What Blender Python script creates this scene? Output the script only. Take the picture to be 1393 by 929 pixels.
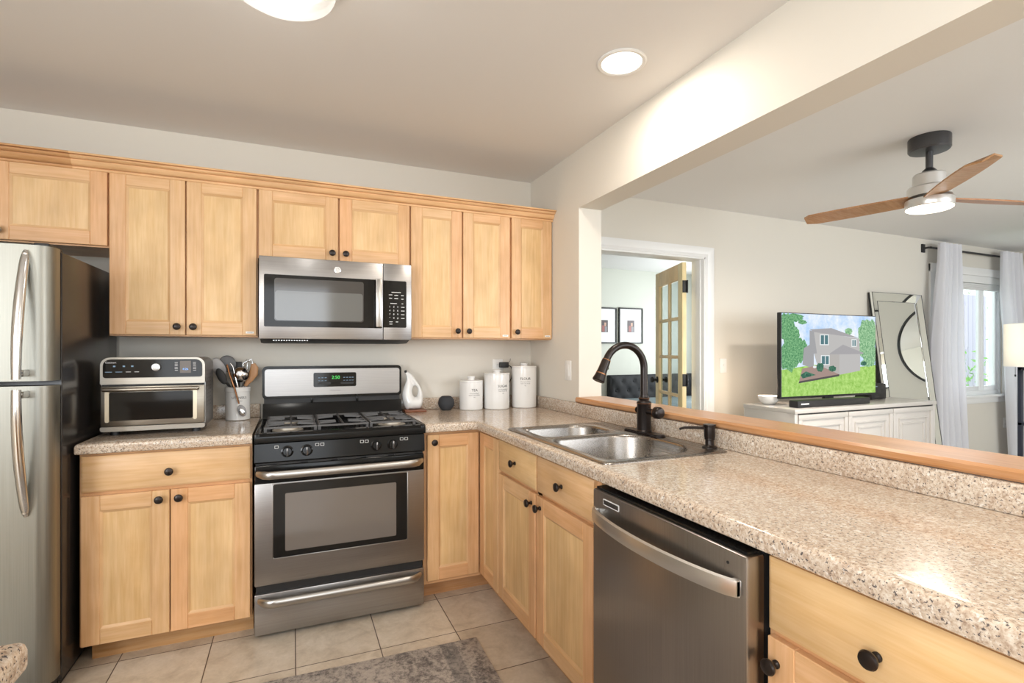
import bpy, bmesh, math, random
from mathutils import Vector, Matrix
random.seed(7)
S = bpy.context.scene
COL = S.collection
PI = math.pi
for _o in list(bpy.data.objects): bpy.data.objects.remove(_o)

# ---------------------------------------------------------------- camera, world, lights, exposure
cam = bpy.data.cameras.new('camera'); camo = bpy.data.objects.new('camera', cam); COL.objects.link(camo)
cam.sensor_fit = 'HORIZONTAL'; cam.sensor_width = 36; cam.lens = 697.5/1393*36; cam.shift_y = 12.9/1393
cam.clip_start = 0.02
camo.location = (0, 0, 1.28); camo.rotation_euler = (PI/2, 0, -math.radians(23.178))
S.camera = camo
S.view_settings.view_transform = 'Standard'; S.view_settings.look = 'None'
S.view_settings.gamma = 1; S.view_settings.use_curve_mapping = False
S.view_settings.exposure = 0.15
W = bpy.data.worlds.new('World'); S.world = W; W.use_nodes = True
_bg = W.node_tree.nodes['Background']; _bg.inputs[0].default_value = (0.86, 0.93, 1.0, 1); _bg.inputs[1].default_value = 3.0
S.cycles.max_bounces = 10; S.cycles.diffuse_bounces = 5; S.cycles.glossy_bounces = 5
S.cycles.transmission_bounces = 8; S.cycles.transparent_max_bounces = 10
S.cycles.sample_clamp_indirect = 4.0
S.cycles.use_denoising = True
S.cycles.caustics_reflective = False; S.cycles.caustics_refractive = False

def area(name, loc, size, power, color, rot, shape='RECTANGLE'):
    l = bpy.data.lights.new(name, 'AREA'); l.shape = shape; l.size = size[0]
    if shape in ('RECTANGLE', 'ELLIPSE'): l.size_y = size[1]
    l.energy = power; l.color = color
    o = bpy.data.objects.new(name, l); COL.objects.link(o); o.location = loc; o.rotation_euler = rot
    return o
def point(name, loc, r, power, color):
    l = bpy.data.lights.new(name, 'POINT'); l.shadow_soft_size = r; l.energy = power; l.color = color
    o = bpy.data.objects.new(name, l); COL.objects.link(o); o.location = loc
    return o
DAY = (0.93, 0.97, 1.0); WARM = (1.0, 0.89, 0.77)
area('kitchen_daylight_fill', (-0.6, -3.14, 1.45), (2.3, 1.7), 24, DAY, (PI/2, 0, 0))  # added lamp for daylight from an unseen rear window
area('living_daylight_fill', (4.6, -3.14, 1.45), (3.4, 1.8), 108, DAY, (PI/2, 0, 0))  # added lamp; the window it stands in is out of view
area('side_daylight_fill', (-2.56, -0.9, 1.45), (1.5, 1.3), 85, DAY, (PI/2, 0, -PI/2))  # lamp added as daylight through an unseen left window
area('bedroom_daylight_fill', (5.66, 4.6, 1.5), (1.4, 1.2), 65, DAY, (PI/2, 0, PI/2))  # added lamp to light the bedroom; no window is built there

# ---------------------------------------------------------------- materials
def M(name, color, rough=.5, metal=0.0, spec=.5, **k):
    m = bpy.data.materials.new(name); m.use_nodes = True
    b = m.node_tree.nodes['Principled BSDF']
    b.inputs['Base Color'].default_value = (*color, 1); b.inputs['Roughness'].default_value = rough
    b.inputs['Metallic'].default_value = metal; b.inputs['Specular IOR Level'].default_value = spec
    for a, v in k.items():
        b.inputs[a].default_value = v
    return m
def nt(m): return m.node_tree.nodes, m.node_tree.links, m.node_tree.nodes['Principled BSDF']
def coords(n, l, scale, kind='Object', rot=(0, 0, 0)):
    tc = n.new('ShaderNodeTexCoord'); mp = n.new('ShaderNodeMapping')
    mp.inputs['Scale'].default_value = scale; mp.inputs['Rotation'].default_value = rot
    l.new(tc.outputs[kind], mp.inputs[0]); return mp.outputs[0]
def noise(n, l, vec, scale, detail=4, rough=.55, dist=0):
    x = n.new('ShaderNodeTexNoise'); x.inputs['Scale'].default_value = scale; x.inputs['Detail'].default_value = detail
    x.inputs['Roughness'].default_value = rough; x.inputs['Distortion'].default_value = dist
    l.new(vec, x.inputs['Vector']); return x.outputs['Fac']
def ramp(n, l, fac, stops, interp='LINEAR'):
    r = n.new('ShaderNodeValToRGB'); r.color_ramp.interpolation = interp
    e = r.color_ramp.elements
    while len(e) < len(stops): e.new(.5)
    for i, (p, c) in enumerate(stops):
        e[i].position = p; e[i].color = (*c, 1) if len(c) == 3 else c
    l.new(fac, r.inputs[0]); return r.outputs[0]
def mix(n, l, fac, a, b, mode='MIX'):
    x = n.new('ShaderNodeMix'); x.data_type = 'RGBA'; x.blend_type = mode
    if isinstance(fac, (int, float)): x.inputs[0].default_value = fac
    else: l.new(fac, x.inputs[0])
    for s, v in ((6, a), (7, b)):
        if isinstance(v, tuple): x.inputs[s].default_value = (*v, 1)
        else: l.new(v, x.inputs[s])
    return x.outputs[2]
def bump(n, l, b, h, strength=.1, dist=.002):
    x = n.new('ShaderNodeBump'); x.inputs['Strength'].default_value = strength; x.inputs['Distance'].default_value = dist
    l.new(h, x.inputs['Height']); l.new(x.outputs[0], b.inputs['Normal'])

def maple(name, axis, light=(0.71, 0.475, 0.255), dark=(0.57, 0.33, 0.135)):
    m = M(name, light, .38, spec=.4); n, l, b = nt(m)
    sc = [9, 9, 9]; sc[axis] = .9
    v = coords(n, l, sc)
    at = n.new('ShaderNodeAttribute'); at.attribute_name = 'tone'
    ad = n.new('ShaderNodeVectorMath'); ad.operation = 'ADD'; l.new(v, ad.inputs[0])
    sm = n.new('ShaderNodeVectorMath'); sm.operation = 'SCALE'; l.new(at.outputs['Vector'], sm.inputs[0]); sm.inputs['Scale'].default_value = 37
    l.new(sm.outputs[0], ad.inputs[1]); v = ad.outputs[0]
    f1 = noise(n, l, v, 1.6, 5, .6, .8)
    c = ramp(n, l, f1, [(.25, light), (.55, tuple((a*.6+d*.4) for a, d in zip(light, dark))), (.85, dark)])
    sc2 = [60, 60, 60]; sc2[axis] = 3
    f2 = noise(n, l, coords(n, l, sc2), 1.5, 3, .6)
    c = mix(n, l, .15, c, ramp(n, l, f2, [(.3, (1, .9, .75)), (.7, (.45, .28, .14))]))
    sc3 = [7, 7, 7]; sc3[axis] = 4
    f3 = noise(n, l, coords(n, l, sc3), 1.3, 2, .5)
    c = mix(n, l, .7, c, ramp(n, l, f3, [(.3, (.84, .80, .74)), (.7, (1.10, 1.08, 1.04))]), 'MULTIPLY')
    # every board has its own tone: paler or redder
    tr = ramp(n, l, at.outputs['Fac'], [(0, (1.05, 1.08, 1.0)), (.5, (1.02, .99, .98)), (1, (1.02, .875, .82))])
    c = mix(n, l, 1.0, c, tr, 'MULTIPLY')
    l.new(c, b.inputs['Base Color'])
    bump(n, l, b, f2, .05, .001)
    return m
MAP = [maple('maple_along_x', 0), maple('maple_along_y', 1), maple('maple_along_z', 2)]
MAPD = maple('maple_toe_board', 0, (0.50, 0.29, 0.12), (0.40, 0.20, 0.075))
MAPC = maple('maple_crown', 0, (0.78, 0.56, 0.31), (0.66, 0.43, 0.20))
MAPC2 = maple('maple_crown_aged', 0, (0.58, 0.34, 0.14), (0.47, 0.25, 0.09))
OAK = maple('oak_ledge', 1, (0.52, 0.25, 0.095), (0.36, 0.145, 0.045)); nt(OAK)[2].inputs['Roughness'].default_value = .28
PINE = maple('pine_door', 2, (0.88, 0.75, 0.47), (0.80, 0.60, 0.31))
WALN = maple('walnut_blade', 0, (0.42, 0.19, 0.07), (0.30, 0.12, 0.04))

def paint(name, c, r=.6):
    m = M(name, c, r, spec=.3); n, l, b = nt(m)
    f = noise(n, l, coords(n, l, (1, 1, 1)), 180, 2)
    bump(n, l, b, f, .06, .001); return m
WALL = paint('wall_paint_greige', (0.70, 0.665, 0.595))
WALLB = paint('wall_paint_bedroom', (0.60, 0.62, 0.56))
CEIL = paint('ceiling_paint', (0.79, 0.785, 0.775), .8)
WHITE = M('trim_white', (.82, .82, .81), .35)
VINYL = M('vinyl_white', (.85, .87, .88), .3)

def granite():
    m = M('granite_laminate', (.6, .5, .4), .14, spec=.5); n, l, b = nt(m)
    v = coords(n, l, (1, 1, 1))
    f = noise(n, l, v, 125, 5, .65, .2)
    c = ramp(n, l, f, [(.30, (.29, .21, .155)), (.42, (.46, .365, .285)), (.52, (.57, .485, .395)), (.66, (.68, .63, .56))])
    f2 = noise(n, l, v, 185, 3, .6, .2)
    c = mix(n, l, ramp(n, l, f2, [(.59, (0, 0, 0)), (.63, (1, 1, 1))]), c, (.11, .095, .095))
    f4 = noise(n, l, v, 85, 3, .6, .5)
    c = mix(n, l, ramp(n, l, f4, [(.60, (0, 0, 0)), (.68, (.7, .7, .7))]), c, (.80, .79, .76))
    f3 = noise(n, l, v, 3.2, 2)
    c = mix(n, l, .5, c, ramp(n, l, f3, [(.32, (.92, .80, .70)), (.62, (1.04, 1.03, 1.0))]), 'MULTIPLY')
    l.new(c, b.inputs['Base Color'])
    return m
GRAN = granite()

def steel(name, color=(.37, .36, .355), rough=.30, axis=0, streak=1.0):
    m = M(name, color, rough, 1.0); n, l, b = nt(m)
    sc = [420, 420, 420]; sc[axis] = 3
    f = noise(n, l, coords(n, l, sc), 1, 2, .5)
    r = n.new('ShaderNodeMapRange'); r.inputs[3].default_value = rough-.06*streak; r.inputs[4].default_value = rough+.08*streak
    l.new(f, r.inputs[0]); l.new(r.outputs[0], b.inputs['Roughness'])
    c = ramp(n, l, f, [(.25, tuple(x*.9 for x in color)), (.75, tuple(min(1, x*1.07) for x in color))])
    l.new(c, b.inputs['Base Color'])
    bump(n, l, b, f, .04*streak, .0005)
    return m
ST_H = steel('stainless_brushed_across', axis=0)
ST_V = steel('stainless_brushed_upright', (.36, .35, .34), .32, axis=2)
ST_DW = steel('stainless_dark_upright', (.36, .335, .315), .30, axis=2)
ST_FR = steel('stainless_fridge', (.30, .295, .262), .40, axis=2)
ST_SINK = steel('stainless_sink', (.31, .29, .27), .26, axis=1)
CHROME = M('polished_steel', (.72, .72, .72), .16, 1.0)
CHROME_SATIN = M('satin_bright_steel', (.68, .68, .67), .30, 1.0)
NICKEL = M('brushed_nickel', (.45, .44, .425), .28, 1.0)
BLACKG = M('black_gloss_enamel', (.009, .009, .009), .14, spec=.22)
BLACKM = M('black_matt', (.016, .016, .017), .5)
BLACKP = M('black_textured_steel', (.022, .019, .018), .22, spec=.6)
IRON = M('cast_iron', (.075, .072, .072), .45)
GLASSD = M('dark_oven_glass', (.012, .011, .010), .06, spec=.25)
GLASSM = M('microwave_window_mesh', (.13, .13, .125), .08, spec=.8)
GLASSO = M('oven_window_glass', (.16, .14, .125), .07, spec=.8)
BRONZE = M('oil_rubbed_bronze', (.022, .016, .014), .3, .5)
COPPER = M('bronze_worn_edge', (.32, .15, .07), .3, 1.0)
CERA = M('white_glazed_ceramic', (.80, .80, .79), .12, spec=.6)
INK = M('black_print', (.03, .03, .03), .6)
INKG = M('grey_print', (.25, .25, .25), .6)
PRW = M('white_print', (.75, .75, .75), .5)
PLAST = M('white_plastic', (.80, .80, .78), .35)
BURN = M('burner_aluminium', (.50, .46, .40), .4, .5)
TOAST = steel('toaster_steel', (.36, .33, .285), .30, axis=0)
GREYSP = M('grey_silicone', (.33, .33, .34), .45)
BEECH = maple('beech_utensil', 2, (.55, .32, .14), (.42, .22, .08))
TEAKC = M('dark_wood_coaster', (.20, .065, .025), .35)
SPEAK = M('charcoal_fabric', (.035, .037, .042), .8)
LACQ = M('light_grey_lacquer', (.60, .575, .55), .18)
NAVY = M('navy_lacquer', (.012, .016, .035), .35)
MIRR = M('mirror_silver', (.88, .90, .88), .015, 1.0)
HEADB = M('black_velvet', (.012, .013, .016), .75)
BEDDING = M('slate_bedding', (.17, .21, .22), .85)
BRASSY = M('grey_metal_dark', (.10, .10, .105), .35, .8)

def emit(name, color, s):
    m = bpy.data.materials.new(name); m.use_nodes = True
    n = m.node_tree.nodes; l = m.node_tree.links
    n.remove(n['Principled BSDF']); e = n.new('ShaderNodeEmission')
    e.inputs[0].default_value = (*color, 1); e.inputs[1].default_value = s
    l.new(e.outputs[0], n['Material Output'].inputs[0]); return m
LENS = emit('downlight_lens_lit', (1.0, .93, .82), 4.0)
FANL = emit('fan_lens_lit', (1.0, .90, .74), 3.0)
GREEN = emit('green_digits', (.15, .95, .2), 1.0)
BLUE = emit('blue_digits', (.25, .5, 1.0), 1.4)
LEDW = emit('soft_white_led', (.5, .7, .9), .5)

def glass(name, tint=(.95, .97, .96), rough=0.0):
    m = bpy.data.materials.new(name); m.use_nodes = True
    n = m.node_tree.nodes; l = m.node_tree.links; n.remove(n['Principled BSDF'])
    t = n.new('ShaderNodeBsdfTransparent'); t.inputs[0].default_value = (*tint, 1)
    g = n.new('ShaderNodeBsdfGlossy'); g.inputs['Roughness'].default_value = rough
    fr = n.new('ShaderNodeFresnel'); fr.inputs[0].default_value = 1.45
    ge = n.new('ShaderNodeNewGeometry'); iv = n.new('ShaderNodeMath'); iv.operation = 'SUBTRACT'; iv.inputs[0].default_value = 1; l.new(ge.outputs['Backfacing'], iv.inputs[1])
    mu = n.new('ShaderNodeMath'); mu.operation = 'MULTIPLY'; l.new(fr.outputs[0], mu.inputs[0]); l.new(iv.outputs[0], mu.inputs[1])
    x = n.new('ShaderNodeMixShader'); l.new(mu.outputs[0], x.inputs[0]); l.new(t.outputs[0], x.inputs[1]); l.new(g.outputs[0], x.inputs[2])
    l.new(x.outputs[0], n['Material Output'].inputs[0]); return m
PANE = glass('window_glass'); PANED = glass('door_glass', (.80, .84, .85))
def cloth(name, color, tr):
    m = bpy.data.materials.new(name); m.use_nodes = True
    n = m.node_tree.nodes; l = m.node_tree.links; n.remove(n['Principled BSDF'])
    d = n.new('ShaderNodeBsdfDiffuse'); d.inputs[0].default_value = (*color, 1)
    t = n.new('ShaderNodeBsdfTranslucent'); t.inputs[0].default_value = (*color, 1)
    x = n.new('ShaderNodeMixShader'); x.inputs[0].default_value = tr
    l.new(d.outputs[0], x.inputs[1]); l.new(t.outputs[0], x.inputs[2]); l.new(x.outputs[0], n['Material Output'].inputs[0]); return m
CURT = cloth('white_linen_voile', (.86, .86, .89), .35)
SHADE = cloth('white_lamp_linen', (.88, .87, .83), .4)
DOMEG = cloth('frosted_glass', (.92, .93, .92), .5)
def _soft(m, k):
    n = m.node_tree.nodes; l = m.node_tree.links; out = n['Material Output']; src = out.inputs[0].links[0].from_socket
    t = n.new('ShaderNodeBsdfTransparent'); x = n.new('ShaderNodeMixShader'); x.inputs[0].default_value = k
    l.new(t.outputs[0], x.inputs[1]); l.new(src, x.inputs[2]); l.new(x.outputs[0], out.inputs[0])
_soft(DOMEG, .22)

def tilemat():
    m = M('beige_porcelain_tile', (.6, .5, .4), .32, spec=.45); n, l, b = nt(m)
    v = coords(n, l, (1, 1, 1))
    mp = n.new('ShaderNodeMapping'); mp.inputs['Location'].default_value = (-.012, -2.247, 0)
    l.new(v, mp.inputs[0])
    br = n.new('ShaderNodeTexBrick'); br.offset = 0; br.squash = 1
    br.inputs['Scale'].default_value = 1; br.inputs['Brick Width'].default_value = .3365; br.inputs['Row Height'].default_value = .3365
    br.inputs['Mortar Size'].default_value = .0022; br.inputs['Mortar Smooth'].default_value = .1; br.inputs['Bias'].default_value = 0
    br.inputs['Color1'].default_value = (1, 1, 1, 1); br.inputs['Color2'].default_value = (.86, .85, .84, 1); br.inputs['Mortar'].default_value = (.5, .5, .5, 1)
    l.new(mp.outputs[0], br.inputs['Vector'])
    f = noise(n, l, v, 9, 6, .65, .6)
    c = ramp(n, l, f, [(.28, (.50, .42, .33)), (.5, (.66, .575, .465)), (.72, (.76, .68, .58))])
    f2 = noise(n, l, v, 60, 4, .7)
    c = mix(n, l, .35, c, ramp(n, l, f2, [(.3, (.75, .73, .70)), (.7, (1.1, 1.1, 1.1))]), 'MULTIPLY')
    c = mix(n, l, 1.0, c, br.outputs['Color'], 'MULTIPLY')
    c = mix(n, l, br.outputs['Fac'], c, (.10, .07, .05))
    l.new(c, b.inputs['Base Color'])
    inv = n.new('ShaderNodeMath'); inv.operation = 'SUBTRACT'; inv.inputs[0].default_value = 1; l.new(br.outputs['Fac'], inv.inputs[1])
    bump(n, l, b, inv.outputs[0], .5, .002)
    return m
TILE = tilemat()
def carpetmat():
    m = M('beige_carpet', (.50, .45, .39), .95); n, l, b = nt(m)
    f = noise(n, l, coords(n, l, (1, 1, 1)), 250, 3); l.new(ramp(n, l, f, [(.3, (.40, .36, .31)), (.7, (.58, .53, .47))]), b.inputs['Base Color'])
    bump(n, l, b, f, .5, .004); return m
CARPET = carpetmat()
def rugmat():
    m = M('distressed_grey_rug', (.35, .33, .32), .95, spec=.1); n, l, b = nt(m)
    v = coords(n, l, (1, 1, 1))
    f = noise(n, l, v, 48, 8, .8, .2); fb = noise(n, l, v, 5, 3, .6)
    ad = n.new('ShaderNodeMath'); ad.operation = 'MULTIPLY_ADD'; ad.inputs[1].default_value = .32; l.new(fb, ad.inputs[0])
    sc = n.new('ShaderNodeMath'); sc.operation = 'MULTIPLY'; sc.inputs[1].default_value = .72; l.new(f, sc.inputs[0]); l.new(sc.outputs[0], ad.inputs[2])
    c = ramp(n, l, ad.outputs[0], [(.38, (.11, .105, .11)), (.47, (.27, .25, .24)), (.54, (.48, .44, .41)), (.68, (.62, .58, .53))])
    # woven border band
    sep = n.new('ShaderNodeSeparateXYZ'); l.new(v, sep.inputs[0])
    w = n.new('ShaderNodeMapRange'); w.inputs[1].default_value = -.17; w.inputs[2].default_value = -.165; l.new(sep.outputs[0], w.inputs[0])
    w2 = n.new('ShaderNodeMapRange'); w2.inputs[1].default_value = -.10; w2.inputs[2].default_value = -.105; l.new(sep.outputs[0], w2.inputs[0])
    mu = n.new('ShaderNodeMath'); mu.operation = 'MULTIPLY'; l.new(w.outputs[0], mu.inputs[0]); l.new(w2.outputs[0], mu.inputs[1])
    m2 = n.new('ShaderNodeMath'); m2.operation = 'MULTIPLY'; l.new(mu.outputs[0], m2.inputs[0]); m2.inputs[1].default_value = .38
    c = mix(n, l, m2.outputs[0], c, (.10, .11, .12))
    l.new(c, b.inputs['Base Color'])
    bump(n, l, b, noise(n, l, v, 400, 2), .6, .003)
    return m
RUG = rugmat()
def leafpic(name, a, c2, s, scale=14):
    m = bpy.data.materials.new(name); m.use_nodes = True
    n = m.node_tree.nodes; l = m.node_tree.links; n.remove(n['Principled BSDF'])
    e = n.new('ShaderNodeEmission'); e.inputs[1].default_value = s
    f = noise(n, l, coords(n, l, (1, 1, 1)), scale, 6, .7)
    l.new(ramp(n, l, f, [(.35, a), (.65, c2)]), e.inputs[0]); l.new(e.outputs[0], n['Material Output'].inputs[0]); return m

# ---------------------------------------------------------------- mesh builder
ROOT = {}
class MB:
    def __init__(s):
        s.bm = bmesh.new(); s.tl = s.bm.faces.layers.float.new('tone'); s.mats = []
    def mi(s, m):
        if m not in s.mats: s.mats.append(m)
        return s.mats.index(m)
    def add(s, verts, faces, m, smooth=False, tone=None):
        i = s.mi(m); t = random.random() if tone is None else tone
        vs = [s.bm.verts.new(v) for v in verts]; out = []
        for f in faces:
            try: fc = s.bm.faces.new([vs[k] for k in f])
            except ValueError: continue
            fc.material_index = i; fc.smooth = smooth; fc[s.tl] = t; out.append(fc)
        return vs, out
    def merge(s, t, m, smooth=False, tone=None):
        t.verts.index_update()
        s.add([v.co.copy() for v in t.verts], [[v.index for v in f.verts] for f in t.faces], m, smooth, tone); t.free()
    def box(s, a, b, m, bev=0, seg=2, tone=None, mat=None):
        lo = [min(a[i], b[i]) for i in range(3)]; hi = [max(a[i], b[i]) for i in range(3)]
        t = bmesh.new(); bmesh.ops.create_cube(t, size=1)
        for v in t.verts:
            v.co = Vector([(lo[i]+hi[i])/2+v.co[i]*(hi[i]-lo[i]) for i in range(3)])
        if bev > 0:
            bev = min(bev, min(hi[i]-lo[i] for i in range(3))*.49)
            bmesh.ops.bevel(t, geom=list(t.edges), offset=bev, segments=seg, affect='EDGES', profile=.5)
        if mat is not None: bmesh.ops.transform(t, matrix=mat, verts=t.verts)
        s.merge(t, m, bev > 0, tone)
    def lathe(s, prof, o, m, axis=(0, 0, 1), n=28, smooth=True, tone=None, mat=None):
        ax = Vector(axis).normalized(); q = Vector((0, 0, 1)).rotation_difference(ax); o = Vector(o)
        vs = []; fs = []
        for r, z in prof:
            for k in range(n):
                a = 2*PI*k/n; p = q @ Vector((r*math.cos(a), r*math.sin(a), z))+o
                vs.append(mat @ p if mat is not None else p)
        for i in range(len(prof)-1):
            for k in range(n):
                fs.append((i*n+k, i*n+(k+1) % n, (i+1)*n+(k+1) % n, (i+1)*n+k))
        if prof[0][0] > 1e-6: fs.append(tuple(range(n))[::-1])
        if prof[-1][0] > 1e-6: fs.append(tuple((len(prof)-1)*n+k for k in range(n)))
        s.add(vs, fs, m, smooth, tone)
    def cyl(s, p0, p1, r, m, r1=None, n=20, tone=None):
        p0 = Vector(p0); d = Vector(p1)-p0; L = d.length
        s.lathe([(r, 0), (r if r1 is None else r1, L)], p0, m, d, n, tone=tone)
    def tube(s, pts, r, m, n=12, closed=False, sx=1.0, up=None, tone=None):
        P = [Vector(p) for p in pts]; N = len(P); vs = []; fs = []; prev = None
        for i in range(N):
            if closed: d = P[(i+1) % N]-P[i-1]
            else: d = P[min(i+1, N-1)]-P[max(i-1, 0)]
            d.normalize()
            if prev is None:
                u = Vector(up) if up else (Vector((0, 0, 1)) if abs(d.z) < .9 else Vector((1, 0, 0)))
            else: u = prev
            u = (u-d*u.dot(d)).normalized(); w = d.cross(u); prev = u
            rr = r[i] if isinstance(r, (list, tuple)) else r
            for k in range(n):
                a = 2*PI*k/n; vs.append(P[i]+u*math.cos(a)*rr+w*math.sin(a)*rr*sx)
        for i in range(N if closed else N-1):
            for k in range(n):
                j = (i+1) % N; fs.append((i*n+k, i*n+(k+1) % n, j*n+(k+1) % n, j*n+k))
        if not closed: fs.append(tuple(range(n))[::-1]); fs.append(tuple((N-1)*n+k for k in range(n)))
        s.add(vs, fs, m, True, tone)
    def sphere(s, c, r, m, nu=24, nv=14, sc=(1, 1, 1), mat=None):
        vs = []; fs = []
        t = bmesh.new(); bmesh.ops.create_uvsphere(t, u_segments=nu, v_segments=nv, radius=r)
        for v in t.verts: v.co = Vector([v.co[i]*sc[i]+c[i] for i in range(3)])
        if mat is not None: bmesh.ops.transform(t, matrix=mat, verts=t.verts)
        s.merge(t, m, True)
    def prism(s, pts, fn, d0, d1, m, smooth=False, tone=None):
        n = len(pts); vs = [fn(p[0], p[1], d0) for p in pts]+[fn(p[0], p[1], d1) for p in pts]
        fs = [tuple(range(n))[::-1], tuple(range(n, 2*n))]+[(i, (i+1) % n, n+(i+1) % n, n+i) for i in range(n)]
        s.add(vs, fs, m, smooth, tone)
    def text(s, txt, size, o, u, v, m, depth=.0004, align='CENTER'):
        cu = bpy.data.curves.new('t', 'FONT'); cu.body = txt; cu.size = size; cu.align_x = align; cu.align_y = 'CENTER'; cu.extrude = depth; cu.resolution_u = 3
        ob = bpy.data.objects.new('t', cu); COL.objects.link(ob)
        dg = bpy.context.evaluated_depsgraph_get(); me = ob.evaluated_get(dg).to_mesh()
        o = Vector(o); u = Vector(u).normalized(); v = Vector(v).normalized(); w = u.cross(v)
        s.add([o+u*p.co.x+v*p.co.y+w*p.co.z for p in me.vertices], [tuple(f.vertices) for f in me.polygons], m)
        ob.evaluated_get(dg).to_mesh_clear(); bpy.data.objects.remove(ob); bpy.data.curves.remove(cu)
    def build(s, name, parent=None, sharp=35, local=False, **tags):
        bmesh.ops.recalc_face_normals(s.bm, faces=s.bm.faces[:])
        if parent is not None and not local:
            off = ROOT[parent]
            for v in s.bm.verts: v.co -= off
        elif parent is None and not local:
            # origin of a one-mesh thing at its base centre
            lo = [min(v.co[i] for v in s.bm.verts) for i in range(3)]; hi = [max(v.co[i] for v in s.bm.verts) for i in range(3)]
            off = Vector(((lo[0]+hi[0])/2, (lo[1]+hi[1])/2, lo[2])) if 'label' in tags and 'kind' not in tags else Vector((0, 0, 0))
            for v in s.bm.verts: v.co -= off
        me = bpy.data.meshes.new(name); s.bm.to_mesh(me); s.bm.free()
        for m in s.mats: me.materials.append(m)
        me.set_sharp_from_angle(angle=math.radians(sharp))
        o = bpy.data.objects.new(name, me); COL.objects.link(o)
        if parent is not None: o.parent = parent; ROOT[o] = ROOT[parent]
        elif not local: o.location = off; ROOT[o] = off
        else: ROOT[o] = Vector((0, 0, 0))
        for k, v in tags.items(): o[k] = v
        return o
def thing(name, loc, label=None, category=None, group=None, kind=None):
    o = bpy.data.objects.new(name, None); COL.objects.link(o); o.location = loc; o.empty_display_size = .05
    ROOT[o] = Vector(loc)
    if label: o['label'] = label
    if category: o['category'] = category
    if group: o['group'] = group
    if kind: o['kind'] = kind
    return o
def rrect(x0, x1, y0, y1, r, n=6):
    if not isinstance(r, (list, tuple)): r = [r]*4
    out = []
    for (cx, cy, a0, rr) in ((x1-r[0], y0+r[0], -PI/2, r[0]), (x1-r[1], y1-r[1], 0, r[1]), (x0+r[2], y1-r[2], PI/2, r[2]), (x0+r[3], y0+r[3], PI, r[3])):
        for k in range(n+1):
            a = a0+PI/2*k/n; out.append((cx+rr*math.cos(a), cy+rr*math.sin(a)))
    return out
XY = lambda a, b, d: (a, b, d)
XZ = lambda a, b, d: (a, d, b)
YZ = lambda a, b, d: (d, a, b)

# ================================================================ the setting
H = 2.43; T = .12
def struct(mb, name): return mb.build(name, kind='structure')
b = MB(); b.box((-2.72, -3.3, -.06), (1.65, 3.3, 0), TILE); struct(b, 'floor')
b = MB(); b.box((1.65, -3.3, -.06), (7.9, 3.3, 0), CARPET); b.box((-.2, 3.3, -.06), (5.85, 6.2, 0), CARPET); struct(b, 'floor.001')
b = MB(); b.box((-2.72, -3.3, H), (7.9, 3.3, H+.08), CEIL); struct(b, 'ceiling')
b = MB(); b.box((-.2, 3.3, H), (5.85, 6.2, H+.08), CEIL); struct(b, 'ceiling.001')
# back wall with the bedroom doorway and the window
DX0, DX1, DZ = 1.66, 3.05, 2.035
WX0, WX1, WZ0, WZ1 = 6.12, 7.45, .79, 2.11
b = MB(); y0, y1 = 3.18, 3.30
for x0, x1, z0, z1 in ((-2.6, DX0, 0, H), (DX0, DX1, DZ, H), (DX1, WX0, 0, H), (WX0, WX1, 0, WZ0), (WX0, WX1, WZ1, H), (WX1, 7.75, 0, H)):
    b.box((x0, y0, z0), (x1, y1, z1), WALL)
struct(b, 'wall_back')
b = MB(); 
for z0, z1, ya, yb in ((0, .80, -3.3, 3.18), (2.1, H, -3.3, 3.18), (.8, 2.1, -3.3, -1.65), (.8, 2.1, -.15, 3.18)): b.box((-2.72, ya, z0), (-2.6, yb, z1), WALL)
struct(b, 'wall_left')
b = MB(); b.box((7.75, -3.3, 0), (7.87, 3.3, H), WALL); struct(b, 'wall_right')
b = MB()
for x0, x1, z0, z1 in ((-2.6, -1.75, 0, H), (-1.75, .55, 0, .6), (-1.75, .55, 2.3, H), (.55, 2.9, 0, H), (2.9, 6.3, 0, .55), (2.9, 6.3, 2.35, H), (6.3, 7.75, 0, H)):
    b.box((x0, -3.3, z0), (x1, -3.18, z1), WALL)
struct(b, 'wall_rear')
# partition between kitchen and living room: stub, header beam and the knee wall under the ledge
b = MB()
b.box((1.5, 2.535, 0), (1.65, 3.18, H), WALL)
b.box((1.5, -3.18, 2.097), (1.65, 2.535, H), WALL)
b.box((1.5, -.30, 0), (1.65, 2.535, .988), WALL); b.box((1.5, -3.18, 0), (1.65, -.95, 2.097), WALL)  # full-height rear length added unseen, hiding the bright window from the mirrors
struct(b, 'wall_partition')
# bedroom shell
b = MB(); b.box((-.2, 6.05, 0), (5.85, 6.2, H), WALLB); struct(b, 'wall_bedroom_back')
b = MB(); b.box((-.2, 3.3, 0), (-.08, 6.05, H), WALLB); struct(b, 'wall_bedroom_left')
b = MB(); b.box((5.73, 3.3, 0), (5.85, 6.05, H), WALLB); struct(b, 'wall_bedroom_right')
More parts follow.
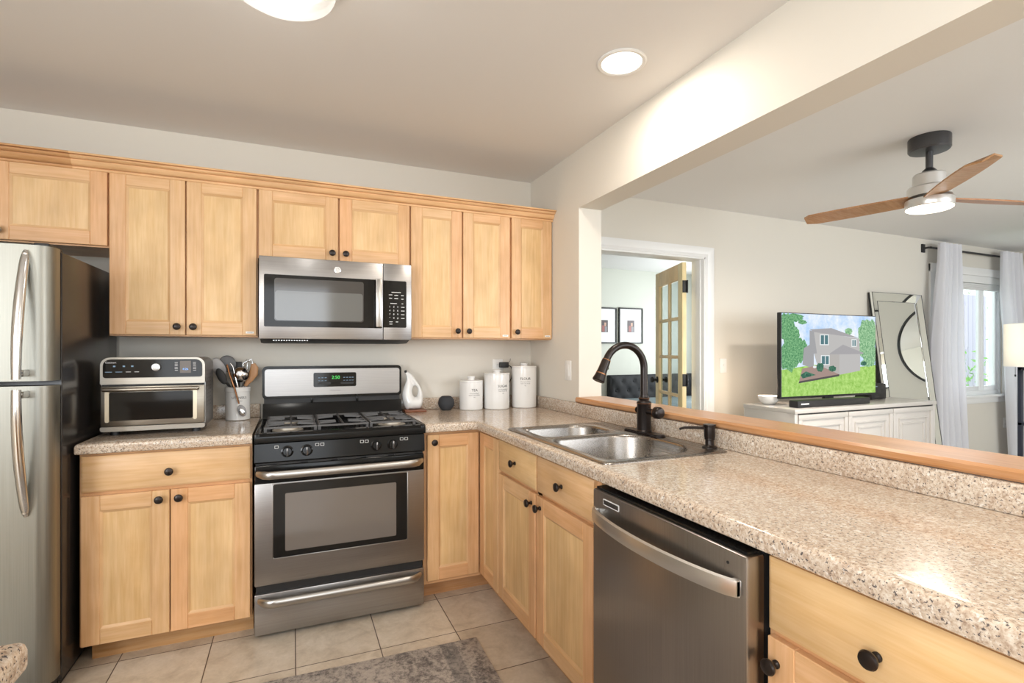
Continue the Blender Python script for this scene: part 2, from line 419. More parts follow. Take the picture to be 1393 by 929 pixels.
# unseen window frames added behind the camera to go with the daylight lamps
def added_window(name, x0, x1, z0, z1, n):
    w = thing(name, (x0, -3.24, z0), kind='structure')
    f = MB()
    for a, c, d, e in ((x0, x1, z0, z0+.06), (x0, x1, z1-.06, z1), (x0, x0+.06, z0+.06, z1-.06), (x1-.06, x1, z0+.06, z1-.06)):
        f.box((a, -3.24, d), (c, -3.17, e), VINYL, .004)
    for k in range(1, n):
        x = x0+(x1-x0)*k/n; f.box((x-.03, -3.23, z0), (x+.03, -3.175, z1), VINYL, .004)
    f.build('window_frame', w)
added_window('added_window_2', -1.75, .55, .6, 2.3, 2)
added_window('added_window_3', 2.9, 6.3, .55, 2.35, 3)
w = thing('added_window_4', (-2.66, -1.65, .8), kind='structure'); f = MB()
for a, c, d, e in ((-1.65, -.15, .8, .86), (-1.65, -.15, 2.04, 2.1), (-1.65, -1.59, .8, 2.1), (-.21, -.15, .8, 2.1), (-.93, -.87, .8, 2.1)):
    f.box((-2.66, a, d), (-2.595, c, e), VINYL, .004)
f.build('window_frame', w)

# doorway casing (trim) and jamb
b = MB()
def casing_profile(w):   # (offset from opening outwards, thickness)
    return [(0, .006), (.006, .014), (.02, .016), (.03, .012), (.045, .018), (w-.012, .024), (w, .022), (w, 0), (0, 0)]
cp = casing_profile(.085)
vs = []; fs = []
path = [(DX0+.01, 0, (-1, 0)), (DX0+.01, DZ-.01, (-1, 1)), (DX1-.01, DZ-.01, (1, 1)), (DX1-.01, 0, (1, 0))]
for (x, z, (ox, oz)) in path:
    for (o, t) in cp: vs.append((x+ox*o, 3.18-t, z+oz*o))
n = len(cp)
for i in range(3):
    for k in range(n): fs.append((i*n+k, i*n+(k+1) % n, (i+1)*n+(k+1) % n, (i+1)*n+k))
fs += [tuple(range(n)), tuple(3*n+k for k in range(n))]
b.add(vs, fs, WHITE)
b.box((DX1-.02, 3.17, 0), (DX1+.005, 3.31, DZ), WHITE, .002); b.box((DX0-.005, 3.17, 0), (DX0+.02, 3.31, DZ), WHITE, .002)
b.box((DX0, 3.17, DZ-.02), (DX1, 3.31, DZ+.005), WHITE, .002)
b.box((DX1-.034, 3.20, 0), (DX1-.02, 3.255, DZ-.02), WHITE, .002)
struct(b, 'trim_1')
# french door leaf: hinged at the right jamb, swung into the bedroom
d = thing('door_1', (2.974, 3.307, 0.01), kind='structure'); d.rotation_euler = (0, 0, math.radians(69))
dw, dh, dt = .69, 2.0, .035
b = MB(); st = .10
b.box((0, 0, 0), (st, dt, dh), PINE, .003); b.box((dw-st, 0, 0), (dw, dt, dh), PINE, .003)
b.box((st, 0.001, dh-.13), (dw-st, dt-.001, dh), PINE, .003); b.box((st, 0.001, 0), (dw-st, dt-.001, .24), PINE, .003)
b.box((dw/2-.014, .004, .24), (dw/2+.014, dt-.004, dh-.13), PINE, .004)
for k in range(1, 5):
    z = .24+(dh-.37)*k/5; b.box((st, .005, z-.014), (dw-st, dt-.005, z+.014), PINE, .004)
b.build('door_frame', d, local=True)
for i in range(2):
    for k in range(5):
        z0 = .24+(dh-.37)*k/5; g = MB()
        xa = st if i == 0 else dw/2; xb = dw/2 if i == 0 else dw-st
        g.box((xa+.01, dt/2-.002, z0+.01), (xb-.01, dt/2+.002, z0+(dh-.37)/5-.01), PANED); g.build('glass_pane', d, local=True)
for z in (1.80, 1.03, .22):
    g = MB(); g.box((-.022, -.004, z-.05), (.03, .0, z+.05), BLACKM, .001); g.cyl((-.004, -.006, z-.052), (-.004, -.006, z+.052), .007, BLACKM); 
    g.box((-.006, -.006, z-.05), (-.001, .034, z+.05), BLACKM, .001); g.build('door_hinge', d, local=True)
g = MB()
for s in (-1, 1):
    y = -.001 if s < 0 else dt+.001
    g.lathe([(.03, 0), (.03, .006), (.012, .010), (.011, .03), (.026, .04), (.029, .052), (.022, .063), (0, .066)], (dw-.06, y, 1.0), BLACKM, (0, s, 0), 20)
g.box((dw-.001, .008, .94), (dw+.002, dt-.008, 1.06), BLACKM); g.build('door_knob', d, local=True)

# the living room window
w = thing('window_1', (WX0, 3.18, WZ0), kind='structure')
b = MB()   # casing with sill and apron
b.box((WX0-.075, 3.158, WZ0-.02), (WX0+.005, 3.18, WZ1+.075), WHITE, .003); b.box((WX1-.005, 3.158, WZ0-.02), (WX1+.075, 3.18, WZ1+.075), WHITE, .003)
b.box((WX0-.075, 3.156, WZ1-.005), (WX1+.075, 3.18, WZ1+.08), WHITE, .003)
b.box((WX0-.09, 3.12, WZ0-.02), (WX1+.09, 3.185, WZ0+.005), WHITE, .004); b.box((WX0-.075, 3.16, WZ0-.085), (WX1+.075, 3.18, WZ0-.02), WHITE, .003)
b.build('window_casing', w)
b = MB()
b.box((WX0, 3.19, WZ0), (WX0+.05, 3.29, WZ1), VINYL, .003); b.box((WX1-.05, 3.19, WZ0), (WX1, 3.29, WZ1), VINYL, .003)
b.box((WX0+.05, 3.19, WZ0), (WX1-.05, 3.29, WZ0+.05), VINYL, .003); b.box((WX0+.05, 3.19, WZ1-.05), (WX1-.05, 3.29, WZ1), VINYL, .003)
b.build('window_frame', w)
xm = 7.07
for (a, c, yy) in ((WX0+.05, xm+.0, 3.215), (xm-.0, WX1-.05, 3.215)):
    s = MB(); fr = .05
    s.box((a, yy-.015, WZ0+.05), (a+fr, yy+.015, WZ1-.05), VINYL, .003); s.box((c-fr, yy-.015, WZ0+.05), (c, yy+.015, WZ1-.05), VINYL, .003)
    s.box((a+fr, yy-.015, WZ0+.05), (c-fr, yy+.015, WZ0+.05+fr), VINYL, .003); s.box((a+fr, yy-.015, WZ1-.05-fr), (c-fr, yy+.015, WZ1-.05), VINYL, .003)
    so = s.build('window_sash', w)
    g = MB(); g.box((a+fr-.004, yy-.003, WZ0+.05+fr-.004), (c-fr+.004, yy+.003, WZ1-.05-fr+.004), PANE); g.build('window_pane', so)
b = MB(); b.box((WX0+.01, 3.165, WZ1-.085), (WX1-.01, 3.20, WZ1-.005), WHITE, .006)
for k in range(6): b.box((WX0+.015, 3.172, WZ1-.10-.012*k), (WX1-.015, 3.196, WZ1-.09-.012*k), WHITE, .002)
b.build('raised_blind', w)

# baseboards on the living room walls
b = MB(); b.box((DX1+.08, 3.166, 0), (7.75, 3.18, .09), WHITE, .003); struct(b, 'baseboard_back')
b = MB(); b.box((7.736, -3.18, 0), (7.75, 3.16, .09), WHITE, .003); struct(b, 'baseboard_right')

# ================================================================ cabinets
def mapper(face, p0, base):
    # u to the viewer's right along the front, w out of the front
    if face == 'S': return lambda u, w, z: (p0+u, base-w, z)
    return lambda u, w, z: (base-w, p0-u, z)
def panel_door(name, parent, face, p0, base, w, z0, z1, st=.062, rail=.062, th=.02, slab=False):
    f = mapper(face, p0, base); m = MB(); h = 0 if face == 'S' else 1
    if slab:
        m.box(f(0, 0, z0), f(w, th-.006, z1), MAP[h], 0, tone=.3+.3*random.random())
        m2 = MB.__new__(MB)
        t = random.random()*.6
        a = .010
        lo, hi = th-.006, th
        vs = [f(0, lo, z0), f(w, lo, z0), f(w, lo, z1), f(0, lo, z1), f(a, hi, z0+a), f(w-a, hi, z0+a), f(w-a, hi, z1-a), f(a, hi, z1-a)]
        m.add(vs, [(0, 1, 5, 4), (1, 2, 6, 5), (2, 3, 7, 6), (3, 0, 4, 7), (4, 5, 6, 7)], MAP[h], False, t)
        return m.build(name, parent)
    ps = .22*random.random()
    for (u0, u1, a, c, g) in ((0, st, z0, z1, 2), (w-st, w, z0, z1, 2), (st, w-st, z0, z0+rail, h), (st, w-st, z1-rail, z1, h)):
        m.box(f(u0, 0, a), f(u1, th, c), MAP[g], .0022, 1, tone=.45+.55*random.random())
    rc, bw = th-.009, .009
    m.box(f(st-.004, .002, z0+rail-.004), f(w-st+.004, rc, z1-rail+.004), MAP[2], 0, tone=ps)
    A = (st, w-st, z0+rail, z1-rail)
    o = [(A[0], A[2]), (A[1], A[2]), (A[1], A[3]), (A[0], A[3])]; q = [(A[0]+bw, A[2]+bw), (A[1]-bw, A[2]+bw), (A[1]-bw, A[3]-bw), (A[0]+bw, A[3]-bw)]
    for k in range(4):
        j = (k+1) % 4
        m.add([f(o[k][0], th-.003, o[k][1]), f(o[j][0], th-.003, o[j][1]), f(q[j][0], rc+.0006, q[j][1]), f(q[k][0], rc+.0006, q[k][1])], [(0, 1, 2, 3)], MAP[h if k % 2 == 0 else 2], tone=.45)
    return m.build(name, parent)
def knob(parent, face, p0, base, u, z, th=.02, mat=BRONZE):
    f = mapper(face, p0, base); m = MB()
    ax = (0, -1, 0) if face == 'S' else (-1, 0, 0)
    m.lathe([(.0085, 0), (.0085, .003), (.0055, .006), (.0055, .014), (.011, .017), (.0155, .021), (.0165, .025), (.0145, .029), (.009, .0315), (0, .032)], f(u, th, z), mat, ax, 20)
    return m.build('knob', parent)
def carcass(parent, face, p0, base, w, depth, z0, z1, frame, mid=(), hmid=None, top=True):
    """panels and a face frame; base is the plane of the frame's front"""
    f = mapper(face, p0, base); m = MB(); h = 0 if face == 'S' else 1; t = .018
    dp = -depth
    m.box(f(0, -.02, z0), f(t, dp, z1), MAP[2], tone=.7); m.box(f(w-t, -.02, z0), f(w, dp, z1), MAP[2], tone=.7)
    m.box(f(t, -.02, z0), f(w-t, dp, z0+t), MAP[h], tone=.7)
    if top: m.box(f(t, -.02, z1-t), f(w-t, dp, z1), MAP[h], tone=.7)
    m.box(f(t, dp+.008, z0+t), f(w-t, dp, z1-t), MAP[2], tone=.7)
    m.box(f(0, -.02, z0), f(frame, 0, z1), MAP[2], tone=.9); m.box(f(w-frame, -.02, z0), f(w, 0, z1), MAP[2], tone=.9)
    m.box(f(frame, -.02, z0), f(w-frame, 0, z0+frame), MAP[h], tone=.9); m.box(f(frame, -.02, z1-frame), f(w-frame, 0, z1), MAP[h], tone=.9)
    for u in mid: m.box(f(u-.02, -.02, z0+frame), f(u+.02, 0, z1-frame), MAP[2], tone=.9)
    if hmid: m.box(f(frame, -.02, hmid-.02), f(w-frame, 0, hmid+.02), MAP[h], tone=.9)
    return m.build('cabinet_box', parent)
def sticker(parent, x, y, z):
    m = MB(); m.box((x-.018, y-.0006, z-.005), (x+.018, y, z+.005), PLAST)
    m.box((x-.012, y-.0009, z-.001), (x+.012, y-.0005, z+.001), INKG); m.build('sticker', parent, label='small white label stuck on the door')

UF = 2.875            # front of the wall cabinets' face frames (doors stand 2 cm proud)
def upper(x0, x1, z0, z1, doors, label, mid=(), depth=.302):
    t = thing('wall_cabinet', ((x0+x1)/2, 3.02, z0), label, 'cabinet', 'maple wall cabinets')
    carcass(t, 'S', x0, UF, x1-x0, depth, z0, z1, .03, mid)
    out = []
    for (a, c, ks, stk) in doors:
        d = panel_door('door', t, 'S', a, UF, c-a, z0+.006, z1-.004)
        if ks is not None:
            u = .03 if ks < 0 else (c-a)-.03
            knob(d, 'S', a, UF, u, z0+.045, mat=NICKEL if ks == 2 else BRONZE)
        if stk: sticker(d, (c-.03), UF-.02, z0+.022)
        out.append(d)
    return t
upper(-1.60, -.7685, 1.750, 2.106, ((-1.59, -1.178, 1, 0), (-1.174, -.772, -1, 0)), 'short maple wall cabinet above the fridge with silver knobs')
for o in list(COL.objects):
    if o.name.startswith('knob'):
        for i in range(len(o.data.materials)): o.data.materials[i] = NICKEL
upper(-.7680, -.160, 1.350, 2.106, ((-.764, -.470, 1, 0), (-.464, -.165, -1, 1)), 'tall two-door maple wall cabinet between fridge and microwave', (.301,))
upper(-.1595, .605, 1.748, 2.106, ((-.155, .222, 1, 0), (.230, .601, -1, 0)), 'short two-door maple wall cabinet directly above the microwave', (.386,))
upper(.6055, 1.216, 1.350, 2.106, ((.609, .906, 1, 0), (.914, 1.209, -1, 1)), 'tall two-door maple wall cabinet right of the microwave', (.304,))
upper(1.2165, 1.499, 1.350, 2.106, ((1.221, 1.494, -1, 1),), 'narrow single-door maple wall cabinet in the corner')

# crown moulding on top of the wall cabinets
def crown(x0, x1, m, end, nm):
    pr = [(2.873, 2.088), (2.852, 2.088), (2.849, 2.091), (2.849, 2.096), (2.856, 2.0975), (2.856, 2.1005), (2.845, 2.102), (2.838, 2.106), (2.832, 2.113), (2.828, 2.121), (2.834, 2.1225), (2.834, 2.1265), (2.822, 2.128), (2.815, 2.133), (2.813, 2.1365), (2.820, 2.138), (2.820, 2.141), (2.804, 2.142), (2.802, 2.146), (2.804, 2.150), (2.873, 2.150)]
    b = MB()
    b.prism(pr, YZ, x0, x1, m)
    b.box((x0, 2.873, 2.1065), (x1, 3.18, 2.118), m)
    return struct(b, nm)
crown(-1.60, -.895, MAPC2, False, 'trim_2'); crown(-.895, 1.499, MAPC, True, 'trim_3')

BF = 2.565            # front of base cabinets' face frames along the back wall
PF = .925             # front of face frames along the peninsula (x)
# ---- left base cabinet
t = thing('base_cabinet', (-.475, 2.87, 0), 'maple base cabinet between fridge and range, one drawer over two doors', 'cabinet', 'maple base cabinets')
carcass(t, 'S', -.782, BF, .617, .60, .095, .870, .035, (), .708)
dr = panel_door('drawer', t, 'S', -.774, BF, .602, .713, .858, slab=True); knob(dr, 'S', -.774, BF, .301, .778)
d = panel_door('door', t, 'S', -.774, BF, .299, .100, .698); knob(d, 'S', -.774, BF, .299-.034, .664)
d = panel_door('door', t, 'S', -.471, BF, .299, .100, .698); knob(d, 'S', -.471, BF, .032, .664)
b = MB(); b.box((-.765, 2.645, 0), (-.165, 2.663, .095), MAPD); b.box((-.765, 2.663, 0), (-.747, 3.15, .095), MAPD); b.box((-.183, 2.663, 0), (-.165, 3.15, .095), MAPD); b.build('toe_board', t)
# ---- corner cabinet with two hinged leaves
t = thing('corner_cabinet', (1.05, 2.85, 0), 'maple corner base cabinet with two narrow full-height doors', 'cabinet', 'maple base cabinets')
b = MB()
b.box((.608, 2.585, .095), (.626, 3.165, .870), MAP[2], tone=.8)
b.box((.626, 3.15, .095), (1.47, 3.165, .870), MAP[2], tone=.7); b.box((1.455, 2.29, .095), (1.47, 3.15, .870), MAP[2], tone=.7)
b.box((.94, 2.288, .095), (1.455, 2.306, .870), MAP[2], tone=.7); b.box((.626, 2.585, .095), (1.455, 3.15, .113), MAP[0], tone=.7); b.box((.945, 2.306, .095), (1.455, 2.585, .113), MAP[0], tone=.7)
b.box((.608, 2.565, .095), (.640, 2.585, .870), MAP[2], tone=.95); b.box((.640, 2.565, .835), (.905, 2.585, .870), MAP[0], tone=.9); b.box((.640, 2.565, .095), (.905, 2.585, .125), MAP[0], tone=.9)
b.box((.905, 2.565, .095), (.945, 2.585, .870), MAP[2], tone=.9)
b.box((.925, 2.288, .095), (.945, 2.306, .870), MAP[2], tone=.9); b.box((.925, 2.306, .835), (.945, 2.565, .870), MAP[1], tone=.9); b.box((.925, 2.306, .095), (.945, 2.565, .125), MAP[1], tone=.9)
b.build('cabinet_box', t)
d = panel_door('door', t, 'S', .626, BF, .274, .115, .855, st=.06); knob(d, 'S', .626, BF, .032, .818)
panel_door('door', t, 'W', 2.543, PF, .255, .115, .855, st=.06)
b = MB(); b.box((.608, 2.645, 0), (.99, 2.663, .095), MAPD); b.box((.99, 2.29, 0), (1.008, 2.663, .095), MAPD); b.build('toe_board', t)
# ---- sink cabinet
t = thing('sink_cabinet', (1.2, 1.85, 0), 'maple sink base cabinet with two drawer fronts over two doors', 'cabinet', 'maple base cabinets')
carcass(t, 'W', 2.286, PF, .868, .545, .095, .870, .03, (.418,), .705, top=False)
for (p, w_, ks) in ((2.281, .404, 0), (1.863, .420, 0)):
    dr = panel_door('drawer_front', t, 'W', p, PF, w_, .713, .855, slab=True); knob(dr, 'W', p, PF, w_/2, .783)
d = panel_door('door', t, 'W', 2.281, PF, .404, .112, .698); knob(d, 'W', 2.281, PF, .404-.034, .655)
d = panel_door('door', t, 'W', 1.863, PF, .420, .112, .698); knob(d, 'W', 1.863, PF, .034, .655)
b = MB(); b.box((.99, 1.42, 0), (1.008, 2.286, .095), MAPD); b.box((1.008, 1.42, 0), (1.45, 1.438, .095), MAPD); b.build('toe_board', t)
# ---- drawer cabinet right of the dishwasher
t = thing('base_cabinet', (1.2, .5, 0), 'maple base cabinet right of the dishwasher, wide drawer over door', 'cabinet', 'maple base cabinets')
carcass(t, 'W', .778, PF, .95, .545, .095, .870, .03, (.44,), .700)
for p in (.769, .325):
    dr = panel_door('drawer', t, 'W', p, PF, .435, .706, .855, slab=True); knob(dr, 'W', p, PF, .2175, .765)
    d = panel_door('door', t, 'W', p, PF, .435, .112, .692); knob(d, 'W', p, PF, .022, .643)
b = MB(); b.box((.99, -.172, 0), (1.008, .778, .095), MAPD); b.box((1.008, .76, 0), (1.45, .778, .095), MAPD); b.box((1.008, -.172, 0), (1.45, -.154, .095), MAPD); b.build('toe_board', t)

# ---- worktops
def nosing(m, pts, ins, z0, z1, o=.010):
    """front edge strip with rounded lips swept along pts; ins = inward unit normals"""
    hgt = z1-z0; pr = [(.045, 0), (.006, 0), (.0015, .003), (0, .008), (0, hgt-.016), (.002, hgt-.008), (.006, hgt-.003), (.014, hgt), (.045, hgt)]
    vs = []; fs = []; n = len(pr)
    for (p, q) in zip(pts, ins):
        for (dd, zz) in pr: vs.append((p[0]+q[0]*dd, p[1]+q[1]*dd, z0+zz))
    for i in range(len(pts)-1):
        for k in range(n): fs.append((i*n+k, i*n+(k+1) % n, (i+1)*n+(k+1) % n, (i+1)*n+k))
    fs += [tuple(range(n)), tuple((len(pts)-1)*n+k for k in range(n))]
    m.add(vs, fs, GRAN, True)
CZ0, CZ = .8705, .914
t = thing('countertop', (-.47, 2.85, CZ0), 'short speckled granite-look countertop between fridge and range', 'countertop', 'granite-look countertops')
b = MB(); nosing(b, [(-.787, 3.178), (-.787, 2.522), (-.163, 2.522)], [(1, 0), (1, 1), (0, 1)], CZ0, CZ)
b.box((-.745, 2.565, CZ0), (-.163, 3.178, CZ), GRAN); b.build('worktop', t)
b = MB(); b.box((-.775, 3.158, CZ), (-.163, 3.179, .988), GRAN, .005); b.build('backsplash', t)
t = thing('countertop', (1.2, 1.5, CZ0), 'long L-shaped speckled granite-look countertop around the sink', 'countertop', 'granite-look countertops')
b = MB(); FX, FY = .877, 2.518
nosing(b, [(.610, FY), (FX, FY), (FX, -.185)], [(0, 1), (1, 1), (1, 0)], CZ0, CZ)
xa = FX+.045; ya = FY+.045
b.box((.610, ya, CZ0), (xa, 3.178, CZ), GRAN)
hx0, hx1, hy0, hy1 = .945, 1.435, 1.412, 2.198
b.box((xa, hy1, CZ0), (1.499, 3.178, CZ), GRAN); b.box((xa, -.185, CZ0), (1.499, hy0, CZ), GRAN)
b.box((xa, hy0, CZ0), (hx0, hy1, CZ), GRAN); b.box((hx1, hy0, CZ0), (1.499, hy1, CZ), GRAN)
b.build('worktop', t)
b = MB(); b.box((.610, 3.158, CZ), (1.476, 3.179, .986), GRAN, .005); b.box((1.476, -.185, CZ), (1.4995, 3.179, .986), GRAN, .005); b.build('backsplash', t)
# oak ledge on the knee wall
b = MB()
pr = [(1.482, .9885), (1.476, .995), (1.476, 1.010), (1.483, 1.0175), (1.668, 1.0175), (1.675, 1.010), (1.675, .995), (1.668, .9885)]
b.prism(pr, lambda x, z, y: (x, y, z), -.33, 2.534, OAK, tone=.4)
b.build('bar_ledge', label='long orange-brown oak bar ledge along the top of the half wall', category='ledge')
# neighbouring counter corner at the camera's left
t = thing('island', (-.7, .35, 0), 'counter corner with granite-look top poking in at bottom left', 'counter')
b = MB(); b.box((-1.10, -.2, .10), (-.345, .81, .870), MAP[2], .002); b.box((-1.05, -.15, 0), (-.40, .76, .10), MAPD); b.build('cabinet_box', t)
b = MB(); nosing(b, [(-1.13, .848), (-.312, .848), (-.312, -.24)], [(0, -1), (-1, -1), (-1, 0)], CZ0, CZ); b.box((-1.13, -.24, CZ0), (-.357, .803, CZ), GRAN); b.build('worktop', t)

# ================================================================ refrigerator
t = thing('refrigerator', (-1.21, 2.75, 0), 'tall stainless top-freezer refrigerator with black sides at left edge', 'refrigerator')
b = MB(); b.box((-1.615, 2.462, .03), (-.803, 3.12, 1.655), BLACKP, .006); b.box((-1.60, 2.475, .0), (-.82, 3.08, .03), BLACKM)
b.build('fridge_body', t)
def frdoor(nm, z0, z1, hz0, hz1, flip):
    b = MB(); ol = rrect(-1.617, -.801, 2.362, 2.440, [.048, .006, .006, .048], 8)
    b.prism(ol, XY, z0, z1, ST_FR, True)
    d = b.build(nm, t, sharp=40)
    # black liner / gasket behind the door
    g = MB(); g.box((-1.605, 2.44, z0+.01), (-.815, 2.462, z1-.01), BLACKM); g.build('gasket', d)
    h = MB(); N = 26; xc = -.872; pts = []
    vs = []; fs = []
    for i in range(N+1):
        s_ = i/N                                   # 0 at the far end, 1 at the seam between the doors
        z = hz0+(hz1-hz0)*s_
        bow = .078*math.sin(min(1, s_*1.12)*PI/2)**.8
        y = 2.366-bow-.004; wd = .0135+.003*math.sin(PI*min(1, s_))
        if s_ < .06: wd *= .55+.45*(s_/.06)
        th = .017
        for (dx, dy) in ((-wd, .004), (-wd*.75, -.006), (0, -.009), (wd*.75, -.006), (wd, .004), (wd*.6, th), (-wd*.6, th)):
            vs.append((xc+dx, y+dy, z))
    for i in range(N):
        for k in range(7): fs.append((i*7+k, i*7+(k+1) % 7, (i+1)*7+(k+1) % 7, (i+1)*7+k))
    fs += [tuple(range(7)), tuple(N*7+k for k in range(7))]
    h.add(vs, fs, CHROME, True)
    zs = hz1-(.02 if hz1 > hz0 else -.02)
    h.box((xc-.010, 2.29, zs-.012), (xc+.010, 2.364, zs+.012), CHROME, .004)
    zs = hz0+(.02 if hz1 > hz0 else -.02)
    h.box((xc-.008, 2.345, zs-.012), (xc+.008, 2.364, zs+.012), CHROME, .004)
    h.build('handle', d, sharp=60)
frdoor('freezer_door', 1.172, 1.660, 1.640, 1.182, 0)
frdoor('fridge_door', .070, 1.154, .690, 1.146, 1)
b = MB(); b.box((-1.60, 2.40, .012), (-.82, 2.47, .066), BLACKM, .004); b.build('toe_grille', t)
b = MB(); b.box((-.86, 2.38, 1.656), (-.815, 2.50, 1.672), BLACKM, .004); b.build('hinge_cover', t)

# ================================================================ range
X0, X1 = -.154, .602
t = thing('gas_range', ((X0+X1)/2, 2.83, 0), 'freestanding stainless gas range with black cooktop and storage drawer', 'stove')
b = MB(); b.box((X0+.004, 2.555, .045), (X1-.004, 3.12, .90), BLACKM); b.build('range_body', t)
for x in (X0+.05, X1-.05):
    for y in (2.60, 3.05):
        f = MB(); f.cyl((x, y, 0), (x, y, .05), .018, BLACKM); f.build('foot', t)
# storage drawer
def bowed_handle(x0, x1, z, yf, proj, r, m, parent, squash=.7):
    pts = []; N = 30
    for i in range(N+1):
        s = i/N; e = min(s, 1-s)*2
        k = min(1, e/.16); y = yf-proj*math.sin(k*PI/2)**.75
        pts.append((x0+(x1-x0)*s, y, z))
    h = MB(); h.tube(pts, [r*(.75 if i in (0, N) else 1) for i in range(N+1)], m, 16, sx=squash, up=(0, 0, 1)); return h.build('handle', parent)
b = MB(); b.box((X0, 2.517, .022), (X1, 2.556, .203), ST_H, .005); d = b.build('storage_drawer', t)
bowed_handle(X0+.018, X1-.018, .176, 2.517, .050, .0185, NICKEL, d, .55)
b = MB(); b.box((X0+.006, 2.53, .203), (X1-.006, 2.556, .240), BLACKM); b.build('shadow_gap', t)
# oven door
b = MB(); zt, zb = .690, .240; wx0, wx1, wz0, wz1 = -.078, .516, .358, .684
b.box((X0, 2.516, zb), (X1, 2.555, zt+.002), ST_H, .004)
b.box((X0, 2.516, zt), (X1, 2.555, .772), BLACKG, .006)
d = b.build('oven_door', t)
b = MB(); ol = rrect(wx0-.002, wx1+.002, wz0-.002, wz1+.002, .012, 4); b.prism(ol, XZ, 2.5148, 2.5165, GLASSD); 
o = b.build('window_bezel', d)
b = MB(); b.prism(rrect(-.030, .464, .383, .642, .006, 3), XZ, 2.5142, 2.5155, GLASSO); b.build('oven_window', o)
b = MB()
for (a, c, e, f_) in ((wx0-.006, wx1+.006, wz0-.007, wz0-.001), (wx0-.006, wx1+.006, wz1+.001, wz1+.005), (wx0-.007, wx0-.001, wz0-.005, wz1+.004), (wx1+.001, wx1+.007, wz0-.005, wz1+.004)):
    b.box((a, 2.5132, e), (c, 2.5165, f_), ST_H, .001)
b.build('window_trim', d)
bowed_handle(X0+.012, X1-.012, .738, 2.516, .055, .0185, NICKEL, d, .6)
# vent strip and control panel
b = MB(); b.prism([(2.512, .783), (2.505, .790), (2.513, .868), (2.53, .872), (2.57, .872), (2.57, .783)], YZ, X0, X1, BLACKG)
for k in range(5):
    xk = X0+.09+k*.13; b.box((xk, 2.518, .7725), (xk+.10, 2.53, .7825), BLACKM)
b.box((X0+.004, 2.53, .772), (X1-.004, 2.57, .784), BLACKM)
for (kx, sg) in ((-.021, -1), (.060, 1), (.368, -1), (.445, 1)):
    xx = kx+sg*.052-(.008 if sg > 0 else -.008)
    for (dx) in (0, .022*sg):
        if kx < 0 and dx: continue
        for (a, c, e, f_) in ((-.008, .008, .005, .0065), (-.008, .008, -.0065, -.005), (-.008, -.0065, -.0065, .0065), (.0065, .008, -.0065, .0065)):
            b.box((xx+dx+a, 2.5065, .852+e), (xx+dx+c, 2.5095, .852+f_), PRW)
cpn = b.build('control_panel', t)
for kx in (-.021, .060, .368, .445):
    k = MB(); ya = 2.5085
    k.lathe([(.026, 0), (.026, .003), (.0205, .005), (.0195, .018), (.017, .021), (0, .0215)], (kx, ya, .830), BLACKG, (0, -1, .1), 24)
    k.box((kx-.0045, ya-.032, .812), (kx+.0045, ya-.016, .849), BRASSY, .003)
    k.box((kx-.001, ya-.0328, .838), (kx+.001, ya-.031, .849), PRW)
    k.build('control_knob', cpn)
# cooktop with raised rim
b = MB(); 
b.prism([(2.500, .874), (2.497, .880), (2.500, .902), (2.512, .914), (2.530, .916), (2.545, .906), (2.97, .906), (2.985, .916), (3.06, .916), (3.06, .874)], YZ, X0, X1, BLACKG)
b.box((X0, 2.50, .88), (X0+.022, 3.05, .917), BLACKG, .007); b.box((X1-.022, 2.50, .88), (X1, 3.05, .917), BLACKG, .007)
ct = b.build('cooktop', t)
for (bx, by, r) in ((-.02, 2.66, .045), (-.02, 2.90, .036), (.468, 2.66, .045), (.468, 2.90, .036)):
    m_ = MB(); m_.lathe([(r*1.5, 0), (r*1.5, .002), (r*1.05, .004), (r, .013), (r*.95, .014)], (bx, by, .906), BURN, n=28)
    m_.lathe([(r*.98, .0), (r, .004), (r*.9, .008), (0, .009)], (bx, by, .920), BLACKM, n=28); m_.build('burner', ct)
# three cast iron grates
GX = [(-.118, .104), (.110, .338), (.344, .566)]
for gi, (gx0, gx1) in enumerate(GX):
    g = MB(); y0_, y1_ = 2.548, 2.965; z = .937; w_ = .008; hh = .008
    def bar(a, c, w=w_, hh=hh): 
        a = Vector(a); c = Vector(c); dd = (c-a).normalized(); n_ = Vector((-dd.y, dd.x, 0))*w/2
        vs = [a+n_, a-n_, c-n_, c+n_]; up = Vector((0, 0, hh)); tp = .72
        top = [a+n_*tp+up, a-n_*tp+up, c-n_*tp+up, c+n_*tp+up]
        g.add(vs+top, [(3, 2, 1, 0), (4, 5, 6, 7), (0, 1, 5, 4), (1, 2, 6, 5), (2, 3, 7, 6), (3, 0, 4, 7)], IRON)
    zz = z-hh
    bar((gx0, y0_, zz), (gx1, y0_, zz)); bar((gx0, y1_, zz), (gx1, y1_, zz)); bar((gx0+.005, y0_, zz), (gx0+.005, y1_, zz)); bar((gx1-.005, y0_, zz), (gx1-.005, y1_, zz))
    xm_ = (gx0+gx1)/2; ym_ = (y0_+y1_)/2
    bar((xm_, y0_, zz), (xm_, y1_, zz)); 
    if gi != 1: bar((gx0, ym_, zz), (gx1, ym_, zz))
    for cy in (2.66, 2.86):
        for s in (-1, 1):
            xe = gx0+.005 if s < 0 else gx1-.005
            for dy in (-.038, .038):
                bar((xe, cy+dy, zz+.001), (xm_+s*.03, cy+dy*.45, zz+.004), .0065)
    for x in (gx0+.006, gx1-.006):
        for y in (y0_+.006, y1_-.006, ym_): g.box((x-.006, y-.006, .9065), (x+.006, y+.006, zz+.002), IRON)
    g.build('grate', ct)
